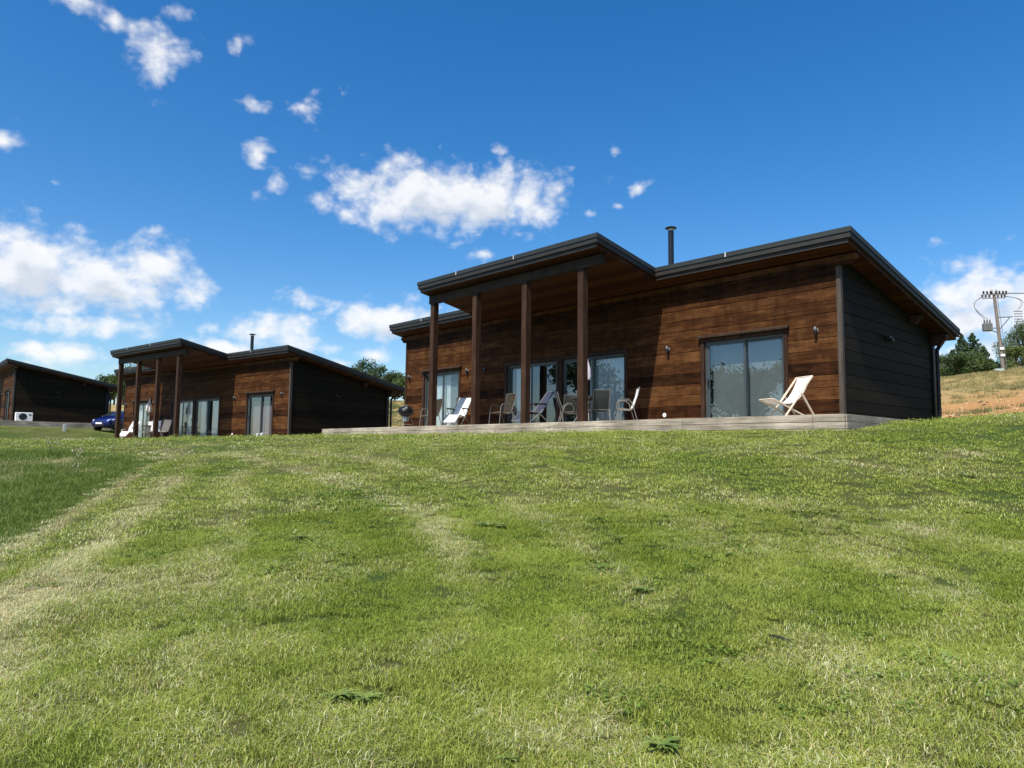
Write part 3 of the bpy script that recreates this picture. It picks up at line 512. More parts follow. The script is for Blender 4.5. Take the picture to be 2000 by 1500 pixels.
def lodge(loc, yaw, label, cfg, flue=5.95):
    root = empty('timber_lodge', loc, -yaw, label=label, cat='lodge', group='flat roofed timber lodges in a row')
    opens = [(1.26,3.43,2.17),(6.09,8.49,2.12),(8.72,11.23,2.12),(13.91,16.12,2.15)]
    # front wall planks broken by the openings
    mb = MB(); z = BZ-2*BH; top = rz(0)-.34
    while z < 3.56:
        z1 = min(z+BH, 3.60); spans = [(0,W0)]
        for a, b, t in opens:
            t = t+.04; new = []
            for s0, s1 in spans:
                if z1 <= t+.001 or z >= t: 
                    if z >= t: new.append((s0,s1)); continue
                    if b <= s0 or a >= s1: new.append((s0,s1)); continue
                    if a > s0: new.append((s0,a))
                    if b < s1: new.append((b,s1))
                else:   # board partly above the head: cut it in two heights
                    if b <= s0 or a >= s1: new.append((s0,s1)); continue
                    if a > s0: new.append((s0,a))
                    if b < s1: new.append((b,s1))
                    mb.board([(a+.001,t),(b-.001,t),(b-.001,z1),(a+.001,z1)],(0,0,0),(1,0,0),(0,0,1),(0,-1,0),.036,.014)
            spans = new
        for s0, s1 in spans:
            a = s0
            while a < s1-.001:
                b = a+rnd.uniform(3.2,5.4)
                if s1-b < 1.2: b = s1
                mb.board([(a+(.0025 if a > s0 else 0),z),(b-(.0025 if b < s1 else 0),z),(b-(.0025 if b < s1 else 0),z1),(a+(.0025 if a > s0 else 0),z1)],(0,0,0),(1,0,0),(0,0,1),(0,-1,0),.038+rnd.uniform(-.002,.002),.014); a = b
        z = z1
    # inner leaf with openings
    xs = [.04]+[q for o in opens for q in o[:2]]+[W0-.04]
    for i in range(0,len(xs),2): mb.box(xs[i],xs[i+1],-.004,.10,-.6,3.58)
    for a, b, t in opens: mb.box(a,b,-.004,.10,t+.003,3.58)
    mb.build('front_wall', M['wall'], root)
    # end walls
    for side, x, nx in ((0,W0,1),(1,0,-1)):
        mb = MB(); z = BZ-2*BH
        while z < rz(0)-.3:
            z1 = z+BH; yt = lambda zz: (H0-.335-zz)/SL
            ya, yb = .0, D0; pts = [(ya,z)]
            e0, e1 = min(yb,yt(z)), min(yb,yt(z1))
            if e0 <= .05: break
            pts.append((e0,z))
            if e1 < e0 and e0 == yb and yt(z1) < yb: pts.append((yb, H0-.335-SL*yb)) if H0-.335-SL*yb > z+.005 else None
            if e1 > .05: pts += [(e1,z1),(ya,z1)]
            else: pts += [(ya, H0-.335)]
            if nx > 0: mb.board(pts,(x,0,0),(0,1,0),(0,0,1),(1,0,0),.038,.014)
            else: mb.board([(-a,b) for a, b in pts][::-1],(x,0,0),(0,-1,0),(0,0,1),(-1,0,0),.038,.014)
            z = z1
        p = [(x,.05,-.6),(x,D0-.03,-.6),(x,D0-.03,rz(D0)-.36),(x,.05,rz(.05)-.36)]; mb.prism(p,(-nx*.1,0,0))
        mb.build('end_wall', M['wall_y'], root)
    mb = MB()
    for k in range(12):
        z = BZ-2*BH+k*BH; z1 = min(z+BH, rz(D0)-.35)
        if z1-z < .02: break
        mb.board([(0,z),(W0,z),(W0,z1),(0,z1)],(0,D0,0),(1,0,0),(0,0,1),(0,1,0),.038,.014)
    mb.box(.04,W0-.04,D0-.1,D0,-.6,rz(D0)-.36); mb.build('back_wall', M['wall'], root)
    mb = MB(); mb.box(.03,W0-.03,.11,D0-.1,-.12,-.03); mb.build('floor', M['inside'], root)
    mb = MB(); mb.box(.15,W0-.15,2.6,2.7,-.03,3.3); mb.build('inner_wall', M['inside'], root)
    # corner boards
    for x, sx in ((W0,1),(0,-1)):
        mb = MB(); a, b = sorted((x+sx*.038, x-sx*.045)); mb.box(a,b,-.062,-.036,-.5,3.60,ch=.003)
        a, b = sorted((x+sx*.0365, x+sx*.062)); mb.box(a,b,-.0615,.055,-.5,3.60,ch=.003); mb.build('corner_board', M['corner'] if sx > 0 else M['trim'], root)
    # purlins that carry the roof and stick out past the gable walls
    def purlin(y, zt, h, w, x0, x1, name='roof_beam', parent=root, mat='beam'):
        mb = MB(); c = .16
        p = [(x0,zt),(x0,zt-h*.45),(x0+c*.55,zt-h*.62),(x0+c,zt-h),(x1-c,zt-h),(x1-c*.55,zt-h*.62),(x1,zt-h*.45),(x1,zt)]
        mb.prism([(a,y-w/2,b) for a, b in p],(0,w,0)); return mb.build(name, M[mat], parent)
    purlin(.02, rz(.12)-.336, .235, .17, -.42, W0+.42, mat='wall')
    for y in (4.25,): purlin(y, rz(y+.08)-.336, .24, .16, -.34, W0+.34, mat='trim')
    purlin(D0-.04, rz(D0+.05)-.336, .30, .18, -.42, W0+.42, mat='trim')
    # roof
    mb = MB(); slab(mb, 0, 0, .115); 
    roof = mb.build('roof', M['roof'], root)
    mb = MB(); slab(mb, .022, .117, .232); mb.build('fascia_board', M['fascia'], roof)
    mb = MB(); slab(mb, .085, .234, .334); mb.build('soffit', M['soffit'], roof)
    mb = MB(); 
    for i, (x0,x1,y) in enumerate(((XP0+.09,XP1-.09,-PF+.078),(XP1-.0,W0+OX-.09,-OYF+.078),(-OX+.09,XP0,-OYF+.078))): mb.box(x0,x1,y-.004,y+.004,rz(y)-.325,rz(y)-.236)
    mb.build('under_fascia', M['fascia'], roof)
    mb = MB(); 
    mb.add([(-OX+.25,-OYF+.2,rz(-OYF+.2)+.012),(W0+OX-.25,-OYF+.2,rz(-OYF+.2)+.012),(W0+OX-.25,D0+OYB-.25,rz(D0+OYB-.25)+.012),(-OX+.25,D0+OYB-.25,rz(D0+OYB-.25)+.012)],[(0,1,2,3)])
    mb.build('membrane', M['membrane'], roof)
    for x, y in ((6.95,-PF),(9.6,-PF),(1.7,-OYF),(14.9,-OYF)):
        mb = MB(); mb.box(x-.018,x+.018,y-.006,y+.05,rz(y)-.112,rz(y)+.012); mb.build('roof_clip', M['clip'], roof)
    # porch posts and the beam they carry
    PY = 2.6; zt = rz(-PY+.09)-.336
    mb = MB(); mb.box(5.0,12.52,-PY-.0,-PY+.16,zt-.27,zt,ch=.006); mb.build('porch_beam', M['beam'], root)
    for x in (5.12,7.32,9.55,11.72):
        mb = MB(); mb.box(x,x+.20,-PY-.02,-PY+.18,-.02,zt-.273,ch=.008); mb.build('post', M['post'], root)
        mb = MB(); mb.box(x+.19,x+.40,-PY+.05,-PY+.11,zt-.36,zt-.275) ; 
    # doors
    opening_unit(root,'sliding_door',1.26,3.43,2.17,[(1.31,2.40,1,None),(2.36,3.38,0,3.33)])
    opening_unit(root,'patio_door',6.09,8.49,2.12,[(6.14,7.28,1,None),(7.22,8.44,0,8.40)], drip=False)
    opening_unit(root,'patio_door',8.72,11.23,2.12,[(8.77,9.98,0,8.81),(9.92,11.18,1,None)], drip=False)
    opening_unit(root,'sliding_door',13.91,16.12,2.15,[(13.96,15.07,0,14.0),(15.01,16.07,1,None)])
    cfg(root)
    if flue:
        mb = MB(); cx, cy = 12.0, 1.2; zb = rz(cy)-.02
        mb.lathe([(.085,zb),(.085,flue-.09)],20,(cx,cy,0)); mb.lathe([(.13,zb-.02),(.13,zb+.03),(.095,zb+.12)],20,(cx,cy,0)); ch = mb.build('chimney', M['flue'], root)
        mb = MB(); mb.lathe([(.075,flue-.09),(.075,flue-.02)],16,(cx,cy,0)); mb.build('chimney_collar', M['clip'], ch)
        mb = MB(); mb.lathe([(.165,flue-.02),(.178,flue-.005),(.15,flue+.015),(.02,flue+.05)],24,(cx,cy,0)); mb.build('chimney_cap', M['black'], ch)
    # wall lamps, up-down barrels on brackets
    for x, z in ((12.78,2.07),(16.95,2.12),(.28,2.13),(3.98,2.12)):
        l = empty('wall_lamp', (x,-.037,z), parent=root)
        mb = MB(); mb.box(-.04,.04,-.02,.0,-.045,.045,ch=.005); mb.tube([(0,-.015,0),(0,-.085,0)],.016,8); mb.build('bracket', M['lampgrey'], l)
        mb = MB(); mb.lathe([(.034,-.11),(.040,-.10),(.040,.0)],16,(0,-.095,0)); mb.build('lamp_barrel', M['black'], l)
        mb = MB(); mb.lathe([(.036,.001),(.038,.05),(.028,.075),(.005,.085)],16,(0,-.095,0)); mb.build('lamp_glass', M['lampgrey'], l)
    mb = MB(); mb.box(4.86,4.99,-.09,-.037,2.04,2.18,ch=.01); mb.box(4.89,4.96,-.12,-.09,2.0,2.09,ch=.01); mb.build('alarm_box', M['black'], root)
    # round vent low on the wall
    mb = MB(); n = 20
    for r0, r1, yy in ((.055,.058,-.05),(.0,.03,-.046)): mb.lathe([(r0,0),(r1,.012)],n,(0,0,0))
    mb.v = [(12.62+p[0], -.037-p[2], .26+p[1]) for p in mb.v]; mb.build('wall_vent', M['white'], root)
    # flood lamp on the gable
    mb = MB(); mb.box(W0+.036,W0+.06,2.56,2.68,2.12,2.22,ch=.004); mb.box(W0+.06,W0+.17,2.46,2.60,2.15,2.22,ch=.01); mb.box(W0+.06,W0+.16,2.66,2.78,2.10,2.19,ch=.01); mb.build('flood_lamp', M['black'], root)
    # gutter and downpipe
    y = D0+OYB; mb = MB(); n = 8; vs = []; fs = []
    for i, x in enumerate((-OX,W0+OX)):
        for k in range(n+1): q = math.pi*k/n; vs += [(x, y+.065+.06*math.cos(q), rz(y)-.10-.06*math.sin(q)), (x, y+.065+.052*math.cos(q), rz(y)-.10-.052*math.sin(q))]
    m_ = 2*(n+1)
    for k in range(n):
        fs += [(2*k,2*k+2,m_+2*k+2,m_+2*k),(2*k+1,m_+2*k+1,m_+2*k+3,2*k+3),(2*k,2*k+1,2*k+3,2*k+2),(m_+2*k,m_+2*k+2,m_+2*k+3,m_+2*k+1)]
    mb.add(vs, fs, 0, True); mb.build('gutter', M['plastic'], root)
    x = W0+.10; mb = MB(); mb.tube([(x,y+.06,rz(y)-.16),(x,y+.05,rz(y)-.26),(x,D0+.10,rz(y)-.62),(x,D0+.09,rz(y)-.75),(x,D0+.09,-.35)],.055,10)
    mb.box(W0+.04,W0+.10,D0-.22,D0-.04,-.3,rz(D0)-.62,ch=.01)
    for z in (1.9,.9,.15): mb.tube([(x,D0+.09,z),(x,D0+.09,z+.05)],.068,10)
    mb.build('downpipe', M['plastic'], root)
    return root
def deck(loc, yaw, label, xr=W0+1.24, xl=-1.7, h=.62, seed=1, back=D0):
    r_ = random.Random(seed); root = empty('timber_deck', loc, -yaw, label=label, cat='deck', group='raised timber decks')
    F = 2.78
    def strip(nm, x0, y0, x1, y1, nrm):
        L = math.hypot(x1-x0,y1-y0); ax = ((x1-x0)/L,(y1-y0)/L,0); mb = MB(); z = 0
        for k, hh in enumerate((.145,.135,.135,.135)):
            a = 0
            while a < L-.01:
                b = min(L, a+r_.choice((2.4,3.0,3.6,4.2))); 
                if L-b < .5: b = L
                dz = r_.uniform(-.003,.003); mb.board([(a+.003,z-hh+dz),(b-.003,z-hh+dz),(b-.003,z-.008),(a+.003,z-.008)],(x0,y0,0),ax,(0,0,1),nrm,.028+r_.uniform(-.002,.002),.004); a = b
            z -= hh
        mb.build(nm, M['deck'], root)
    strip('deck_skirt', xl, -F, xr, -F, (0,-1,0)); strip('deck_skirt', xr, -F, xr, back, (1,0,0)); strip('deck_skirt', xl, 3.0, xl, -F, (-1,0,0))
    mb = MB(); y = -F+.004
    while y < -.07: mb.box(xl+.01,xr-.01,y,min(y+.14,-.065),-.03,-.001); y += .146
    x = W0+.10
    mb.box(W0+.08,xr-.01,-.05,back,-.031,-.003); mb.box(xl+.01,-.08,-.05,3.0,-.031,-.003); mb.build('deck_boards', M['deck'], root)
    mb = MB(); mb.box(xl+.05,xr-.05,-F+.05,-.10,-.5,-.04); mb.build('deck_frame', M['inside'], root)
    return root
def lodge_origin(cx, cy, cz, yaw): return (cx-W0*math.cos(yaw), cy+W0*math.sin(yaw), cz+1.6)
L1 = (lodge_origin(7.521,16.579,.777,YAW), YAW)
Y2 = R(39.49); L2 = (lodge_origin(-10.28,33.83,.42,Y2), Y2)
Y3 = R(48.7); L3 = (lodge_origin(-34.58,50.59,1.645,Y3), Y3)
FOOT = [(L[0][0],L[0][1],L[1],-1.75,W0+1.3,-2.86,D0+.05) for L in (L1,L2,L3)]
build_grass()
def cfg1(r):
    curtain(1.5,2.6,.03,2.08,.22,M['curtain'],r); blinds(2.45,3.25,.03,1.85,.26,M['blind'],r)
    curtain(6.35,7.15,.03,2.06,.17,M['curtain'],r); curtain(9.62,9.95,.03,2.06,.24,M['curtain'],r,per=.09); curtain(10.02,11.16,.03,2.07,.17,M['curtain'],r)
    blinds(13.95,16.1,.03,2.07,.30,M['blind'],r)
def cfg2(r):
    curtain(1.5,2.3,.03,2.08,.22,M['curtain'],r); blinds(2.45,3.25,.03,1.85,.26,M['blind'],r)
    curtain(6.2,7.1,.03,2.07,.2,M['curtain'],r); curtain(7.45,8.3,.03,2.07,.2,M['curtain'],r,per=.1); curtain(8.95,9.8,.03,2.07,.2,M['curtain'],r); curtain(10.15,11.1,.03,2.07,.2,M['curtain'],r)
    blinds(13.97,16.05,.03,1.86,.26,M['pinkblind'],r)
def cfg3(r):
    blinds(13.97,16.05,.03,1.9,.26,M['blind'],r); curtain(6.2,8.2,.03,2.07,.2,M['curtain'],r)
lodge(*L1,'large brown timber lodge with sunlit front wall nearest the camera',cfg1)
lodge(*L2,'middle timber lodge with pillared porch between the other two lodges',cfg2,flue=5.55)
lodge(*L3,'farthest timber lodge cut off by the left edge with dark end wall',cfg3,flue=0)
deck(*L1,'weathered grey timber deck in front of the nearest lodge',seed=3)
deck(*L2,'timber deck in front of the middle lodge mostly hidden behind the lawn',seed=5)
deck(*L3,'dark timber deck skirting around the farthest lodge at the left',seed=8)

# ---------------- FURNITURE ON THE DECKS ----------------
def on(L, x, y, z=0.):
    (ox,oy,oz), a = L
    return (ox+x*math.cos(a)+y*math.sin(a), oy-x*math.sin(a)+y*math.cos(a), oz+z)
def sheet(pts, x0, x1, th=.006, sag=0.):
    """cloth strip along a side profile pts (y,z) between x0 and x1"""
    n = len(pts); v = []; f = []; nx = 6
    nr = []
    for i in range(n):
        a = Vector((*pts[max(i-1,0)],)); b = Vector((*pts[min(i+1,n-1)],)); t = (b-a).normalized(); nr.append((-t.y, t.x))
    for s in (0,1):
        for i,(y,z) in enumerate(pts):
            for k in range(nx+1):
                u = k/nx; d = -sag*(1-(2*u-1)**2)+th*s; v.append((x0+(x1-x0)*u, y+nr[i][0]*d, z+nr[i][1]*d))
    off = n*(nx+1)
    for i in range(n-1):
        for k in range(nx):
            a = i*(nx+1)+k; f += [(a,a+1,a+nx+2,a+nx+1),(off+a,off+a+nx+1,off+a+nx+2,off+a+1)]
    for i in range(n-1):
        for e in (0,nx): a = i*(nx+1)+e; f.append((a,a+nx+1,off+a+nx+1,off+a))
    for i in (0,n-1):
        for k in range(nx): a = i*(nx+1)+k; f.append((a,a+1,off+a+1,off+a))
    return MB().add(v, f, 0, True)
def sling_chair(L, x, y, th, label, sling, tube, group='metal framed sling chairs on the decks', s=1.0, hb=1.0):
    root = empty('sling_chair', on(L,x,y), -L[1]+R(th), label=label, cat='chair', group=group); root.scale = (s,s,s)
    w = .27; r = .0135
    for sx in (-1,1):
        mb = MB(); X = sx*(w+.03)
        mb.tube([(X,-.27,0),(X,-.235,.38),(X,-.21,.60),(X,-.17,.655),(X,-.10,.67),(X,.05,.655),(X,.14,.60),(X,.20,.44),(X,.33,0)], r, 8); mb.build('leg_frame', tube, root)
    mb = MB()
    for sx in (-1,1): mb.tube([(sx*w,-.25,.43),(sx*w,-.10,.405),(sx*w,.10,.385),(sx*w,.20,.44),(sx*w,.33,.80*hb),(sx*w,.385,1.04*hb)], r*.9, 8)
    mb.tube([(-w,.385,1.04*hb),(w,.385,1.04*hb)], r*.9, 8); mb.tube([(-w-.03,-.245,.42),(w+.03,-.245,.42)], r*.8, 6); mb.tube([(-w-.03,.205,.42),(w+.03,.205,.42)], r*.8, 6)
    mb.build('sling_frame', tube, root)
    sheet([(-.24,.436),(-.17,.420),(-.08,.402),(.02,.386),(.12,.384),(.18,.41)],-w,w,sag=.02).build('seat', sling, root)
    sheet([(.19,.43),(.225,.52),(.265,.62),(.30,.72),(.33,.80*hb),(.36,.93*hb),(.383,1.03*hb)],-w,w,sag=.015).build('backrest', sling, root)
    mb = MB()
    for sx in (-1,1): mb.box(sx*(w+.03)-.025,sx*(w+.03)+.025,-.16,.10,.668,.688,ch=.006)
    mb.build('armrest', tube, root); return root
def recliner(L, x, y, th, label, sling, tube, pillow, leg=1.0):
    root = empty('folding_recliner', on(L,x,y), -L[1]+R(th), label=label, cat='recliner', group='folding recliners on the near deck'); w = .25; r = .012
    for sx in (-1,1):
        mb = MB(); X = sx*(w+.035); mb.tube([(X,-.38,.0),(X,-.02,.30),(X,.28,.60),(X,.30,.62)], r, 8); mb.tube([(X+sx*.02,.42,0),(X+sx*.02,.05,.32),(X+sx*.02,-.20,.60)], r, 8); mb.build('leg_frame', tube, root)
        mb = MB(); mb.tube([(X,-.22,.60),(X,.05,.615),(X,.32,.61)], .011, 6); mb.box(X-.03,X+.03,-.24,.26,.62,.645,ch=.01); mb.build('armrest', M['black'], root)
    mb = MB()
    for sx in (-1,1): mb.tube([(sx*w,-.62,.13),(sx*w,-.30,.40),(sx*w,-.05,.37),(sx*w,.12,.36),(sx*w,.30,.66),(sx*w,.60,1.04)], r, 8)
    for p in ((-.62,.13),(.60,1.04)): mb.tube([(-w,*p),(w,*p)], r, 8)
    mb.tube([(-w-.035,-.38,.01),(w+.035,-.38,.01)], r, 8); mb.tube([(-w-.05,.42,.01),(w+.05,.42,.01)], r, 8); mb.build('frame', tube, root)
    sheet([(-.61,.145),(-.50,.235),(-.40,.32),(-.30,.405)],-w+.015,w-.015,sag=.005).build('footrest', sling, root)
    sheet([(-.30,.405),(-.18,.378),(-.05,.358),(.05,.352),(.12,.37)],-w+.015,w-.015,sag=.03).build('seat', sling, root)
    sheet([(.12,.375),(.20,.49),(.30,.655),(.42,.80),(.52,.93),(.595,1.03)],-w+.015,w-.015,sag=.02).build('backrest', sling, root)
    if pillow:
        mb = MB(); b = bmesh.new(); bmesh.ops.create_uvsphere(b, u_segments=16, v_segments=10, radius=1)
        for v in b.verts: v.co = Vector((v.co.x*.17, .53+v.co.y*.045*.6-v.co.z*0+v.co.z*.055, .985+v.co.z*.07-v.co.y*.03))
        mb.bm(b,0,True); mb.build('headrest', sling, root)
    return root
def deck_chair(L, x, y, th, label):
    root = empty('deck_chair', on(L,x,y), -L[1]+R(th), label=label, cat='deck chair'); root.scale = (.9,.9,.9); w = .27
    # side plane: forwards is -y
    A0, A1 = (.10,.0), (.98,1.06)         # back rails, foot in front, top behind
    B0, B1 = (-.20,.46), (.86,.02)        # seat rails, front up, rear on the deck
    C0, C1 = (.60,.62), (1.02,.0)         # prop
    def P(x, p): return (x, p[0], p[1])
    for nm, a, b, ww in (('back_frame',A0,A1,w),('seat_frame',B0,B1,w-.035),('prop_frame',C0,C1,w+.035)):
        mb = MB()
        for sx in (-1,1): mb.bar(P(sx*ww,a),P(sx*ww,b),.026,.048,up=(1,0,0))
        mb.tube([P(-ww,b),P(ww,b)],.014,8)
        if nm != 'prop_frame': mb.tube([P(-ww,a),P(ww,a)],.014,8)
        if nm == 'seat_frame':
            for sx in (-1,1): mb.box(sx*ww-.014,sx*ww+.014,.60,.84,.05,.085)
        mb.build(nm, M['beech'], root)
    pts = []
    for i in range(15):
        u = i/14; q = (A1[0]*(1-u)+B0[0]*u, A1[1]*(1-u)+B0[1]*u); s_ = math.sin(math.pi*u)**.9*.33*(1+.25*u); pts.append((q[0]+.62*s_*.6, q[1]-.88*s_))
    mb = sheet(pts[::-1], -.225, .225, sag=.012)
    mb.build('sling', M['canvas'], root); return root
def kettle_grill(L, x, y, label):
    root = empty('kettle_barbecue', on(L,x,y), -L[1]+R(30), label=label, cat='barbecue'); n = 28; r = .275; zc = .66
    mb = MB(); mb.lathe([(.03,zc-.235)]+[(r*math.cos(q),zc-.24*math.sin(q)) for q in np.linspace(1.45,0,10)]+[(r+.006,zc+.005)], n); bowl = mb.build('bowl', M['plastic'], root)
    mb = MB(); mb.tube([(-r-.0,0,zc-.03),(-r-.08,0,zc-.03),(-r-.08,.0,zc-.03)],.012,6); mb.tube([(r,0,zc-.03),(r+.08,0,zc-.03)],.012,6); mb.build('side_handle', M['black'], bowl)
    mb = MB(); mb.lathe([(r+.008,zc+.012),(r+.004,zc+.02)]+[((r)*math.cos(q),zc+.02+.175*math.sin(q)) for q in np.linspace(.08,1.5,10)], n); lid = mb.build('lid', M['plastic'], root)
    mb = MB(); mb.tube([(-.055,0,zc+.19),(-.05,0,zc+.235),(.05,0,zc+.235),(.055,0,zc+.19)],.009,6); mb.build('lid_handle', M['steel'], lid)
    mb = MB(); mb.lathe([(.045,0),(.045,.006)],14); mb.v = [(p[0]+.12, -.215-p[2], zc+.115+p[1]) for p in mb.v]; mb.build('vent_disc', M['steel'], lid)
    mb = MB(); mb.lathe([(.025,.46),(.11,.44),(.12,.30),(.10,.285),(.02,.28)],20); mb.build('ash_catcher', M['steel'], root)
    for k in range(3):
        q = k*2.094+.5; mb = MB(); mb.tube([(.17*math.cos(q),.17*math.sin(q),.50),(.34*math.cos(q),.34*math.sin(q),.0 if k else .05)],.012,8); mb.build('leg', M['whitemet'], root)
        if k:
            pass
    mb = MB(); mb.tube([(.28*math.cos(.5+2.094*j),.28*math.sin(.5+2.094*j),.17) for j in range(3)],.005,5,closed=True); mb.build('rack', M['steel'], root)
    return root
def garden_table(L, x, y, label, th=0):
    root = empty('garden_table', on(L,x,y), -L[1]+R(th), label=label, cat='table'); n = 36
    mb = MB(); mb.lathe([(.545,.722),(.55,.728),(.55,.742),(.545,.748)], n); mb.build('tabletop', M['sling_grey'], root)
    mb = MB(); mb.tube([(.52*math.cos(q),.52*math.sin(q),.705) for q in np.linspace(0,6.283,33)[:-1]],.015,6,closed=True); mb.tube([(.22*math.cos(q),.22*math.sin(q),.42) for q in np.linspace(0,6.283,17)[:-1]],.009,6,closed=True); mb.build('table_frame', M['whitemet'], root)
    for k in range(4):
        q = .785+k*1.571; mb = MB(); c, s_ = math.cos(q), math.sin(q); mb.tube([(.46*c,.46*s_,.70),(.30*c,.30*s_,.52),(.22*c,.22*s_,.42),(.32*c,.32*s_,.16),(.44*c,.44*s_,0)],.014,8); mb.build('leg', M['whitemet'], root)
    return root
def folded_parasol(L, x, y, h, label, lean=0, mat='lilac', base=True):
    root = empty('folded_parasol', on(L,x,y), -L[1], label=label, cat='parasol', group='folded parasols standing by the tables'); root.rotation_euler[1] = R(lean)
    mb = MB(); mb.tube([(0,0,.03),(0,0,h-.03)],.018,10); mb.build('pole', M['alu'], root)
    n = 48; prof = [(h-.02,.015),(h-.12,.035),(h-.30,.07),(h-.50,.11),(h-.62,.125),(h-.70,.10)]
    vs = []; fs = []
    for i,(z,r) in enumerate(prof):
        for k in range(n):
            q = 2*math.pi*k/n; rr = r*(1+.38*math.cos(6*q)*min(1,i/2)+.10*math.sin(13*q+z*9)); zz = z-(.11*(.5+.5*math.cos(6*q+.6)) if i >= 4 else 0); vs.append((rr*math.cos(q), rr*math.sin(q)*.9, zz))
    for i in range(len(prof)-1):
        for k in range(n): fs.append((i*n+k,i*n+(k+1)%n,(i+1)*n+(k+1)%n,(i+1)*n+k))
    MB().add(vs,fs,0,True).build('canopy', M[mat], root)
    mb = MB()
    for k in range(6): q = 2*math.pi*k/6; mb.tube([(.02*math.cos(q),.02*math.sin(q),h-.98),(.075*math.cos(q),.075*math.sin(q),h-.90),(.08*math.cos(q),.08*math.sin(q),h-.70)],.006,5)
    mb.lathe([(.03,h-1.02),(.032,h-.95)],12); mb.build('rib', M['black'], root)
    mb = MB(); mb.lathe([(.24,0),(.25,.02),(.24,.05),(.05,.07),(.03,.30),(.025,.30)],24); mb.build('parasol_base', M['black'], root)
    mb = MB(); mb.lathe([(.004,h-.02),(.016,h),(.012,h+.04),(.004,h+.05)],10); mb.build('finial', M['black'], root)
    return root
wt, bt = M['whitemet'], M['whitemet']
kettle_grill(L1, 1.80, -1.25, 'black kettle barbecue on splayed legs at the left end of the near deck')
sling_chair(L1, 3.62,-1.45,-12,'dark brown sling chair behind the leftmost porch post beside the barbecue',M['sling_brown'],wt,s=1.0)
recliner(L1, 5.18,-1.45,24,'white folding recliner between the first and second porch posts facing the lawn',M['sling_white'],wt,False)
sling_chair(L1, 7.42,-1.45,-8,'brown high backed sling chair between the second and third porch posts',M['sling_brown'],wt,s=1.0)
recliner(L1, 8.95,-1.50,-16,'blue grey folding recliner with white footrest partly behind the third porch post',M['sling_blue'],M['steel'],False)
sling_chair(L1, 9.72,-.75,-126,'dim grey sling chair with its back to the lawn near the middle glass doors',M['sling_grey'],wt,s=.85)
sling_chair(L1, 10.22,-1.35,140,'grey sling chair left of the round table behind the rightmost porch post',M['sling_grey'],wt,s=.88)
garden_table(L1, 11.02,-1.40,'round grey garden table with pale legs in front of the right patio door')
folded_parasol(L1, 10.93,-1.40,2.04,'folded pale lilac parasol through the round table on the near deck')
sling_chair(L1, 11.66,-1.70,-122,'grey green sling chair pulled up to the round table with its back to the lawn',M['sling_grey'],wt,s=.84)
sling_chair(L1, 12.30,-1.35,-44,'sling chair with white back seen from the side right of the round table',M['sling_white'],wt,s=.91)
deck_chair(L1, 16.72,-1.75,-22,'pale wooden deck chair with white canvas sling beside the right sliding door')
# middle lodge
folded_parasol(L2, 5.35,-1.1,2.3,'folded white parasol leaning behind the porch posts of the middle lodge',lean=9,mat='canvas')
recliner(L2, 4.3,-1.5,30,'pale folding recliner on the middle lodge deck between its first posts',M['sling_white'],wt,False)
sling_chair(L2, 5.75,-1.3,10,'white sling chair facing the lawn next to the recliner on the middle lodge deck',M['sling_white'],wt,s=.95)
sling_chair(L2, 7.35,-1.6,35,'white sling chair facing the lawn just left of the third post of the middle lodge',M['sling_white'],wt,s=.95)
sling_chair(L2, 8.6,-1.7,-70,'white sling chair at the right end post of the middle lodge',M['sling_white'],wt,s=.95)
garden_table(L2, 5.9,-1.0,'small round table under the leaning parasol at the middle lodge')
def stub(L, x, y, z0, h, r, label, mat='white', name='marker_post', group=None, square=False):
    p = on(L,x,y); g = g1(p[0],p[1]) if z0 is None else p[2]+z0
    root = empty(name,(p[0],p[1],g), -L[1], label=label, cat='post', group=group); mb = MB()
    if square: mb.box(-r,r,-r,r,-.2,h,ch=.006)
    else: mb.tube([(0,0,-.2),(0,0,h)],r,12)
    mb.build('shaft', M[mat], root); mb = MB(); mb.lathe([(r*1.15,h),(r*1.2,h+.02),(r*.6,h+.04)],12); mb.build('cap', M[mat], root); return root
# ---------------- HEAT PUMP ----------------
def heat_pump(L, x, y):
    root = empty('heat_pump', on(L,x,y,-.02), -L[1]+math.pi/2, label='white box shaped heat pump unit against the dark end wall of the far lodge', cat='heat pump')
    w, d, h = 1.0, .38, .62
    mb = MB(); mb.box(-w/2,w/2,-d/2,d/2,.04,h,ch=.025); mb.build('casing', M['white'], root)
    mb = MB(); mb.lathe([(.23,0),(.24,.01),(.22,.02),(.02,.021)],28); mb.v = [(-.08+p[0],-d/2-p[2],.33+p[1]) for p in mb.v]; f = mb.build('fan_grille', M['black'], root)
    mb = MB(); 
    for rr in (.07,.13,.19): mb.tube([(-.08+rr*math.cos(q),-d/2-.026,.33+rr*math.sin(q)) for q in np.linspace(0,6.283,25)[:-1]],.006,5,closed=True)
    mb.build('grille_ring', M['alu'], f)
    mb = MB(); mb.box(.28,.40,-d/2-.012,-d/2+.01,.42,.51,ch=.004); mb.build('grip_panel', M['black'], root)
    mb = MB(); mb.box(.28,.42,-d/2-.006,-d/2+.01,.18,.24,ch=.002); mb.build('rating_plate', M['clip'], root)
    for sx in (-1,1): mb = MB(); mb.box(sx*.35-.05,sx*.35+.05,-d/2,d/2,0,.042); mb.build('foot', M['black'], root)
    return root
heat_pump(L3, W0+.62, .62)
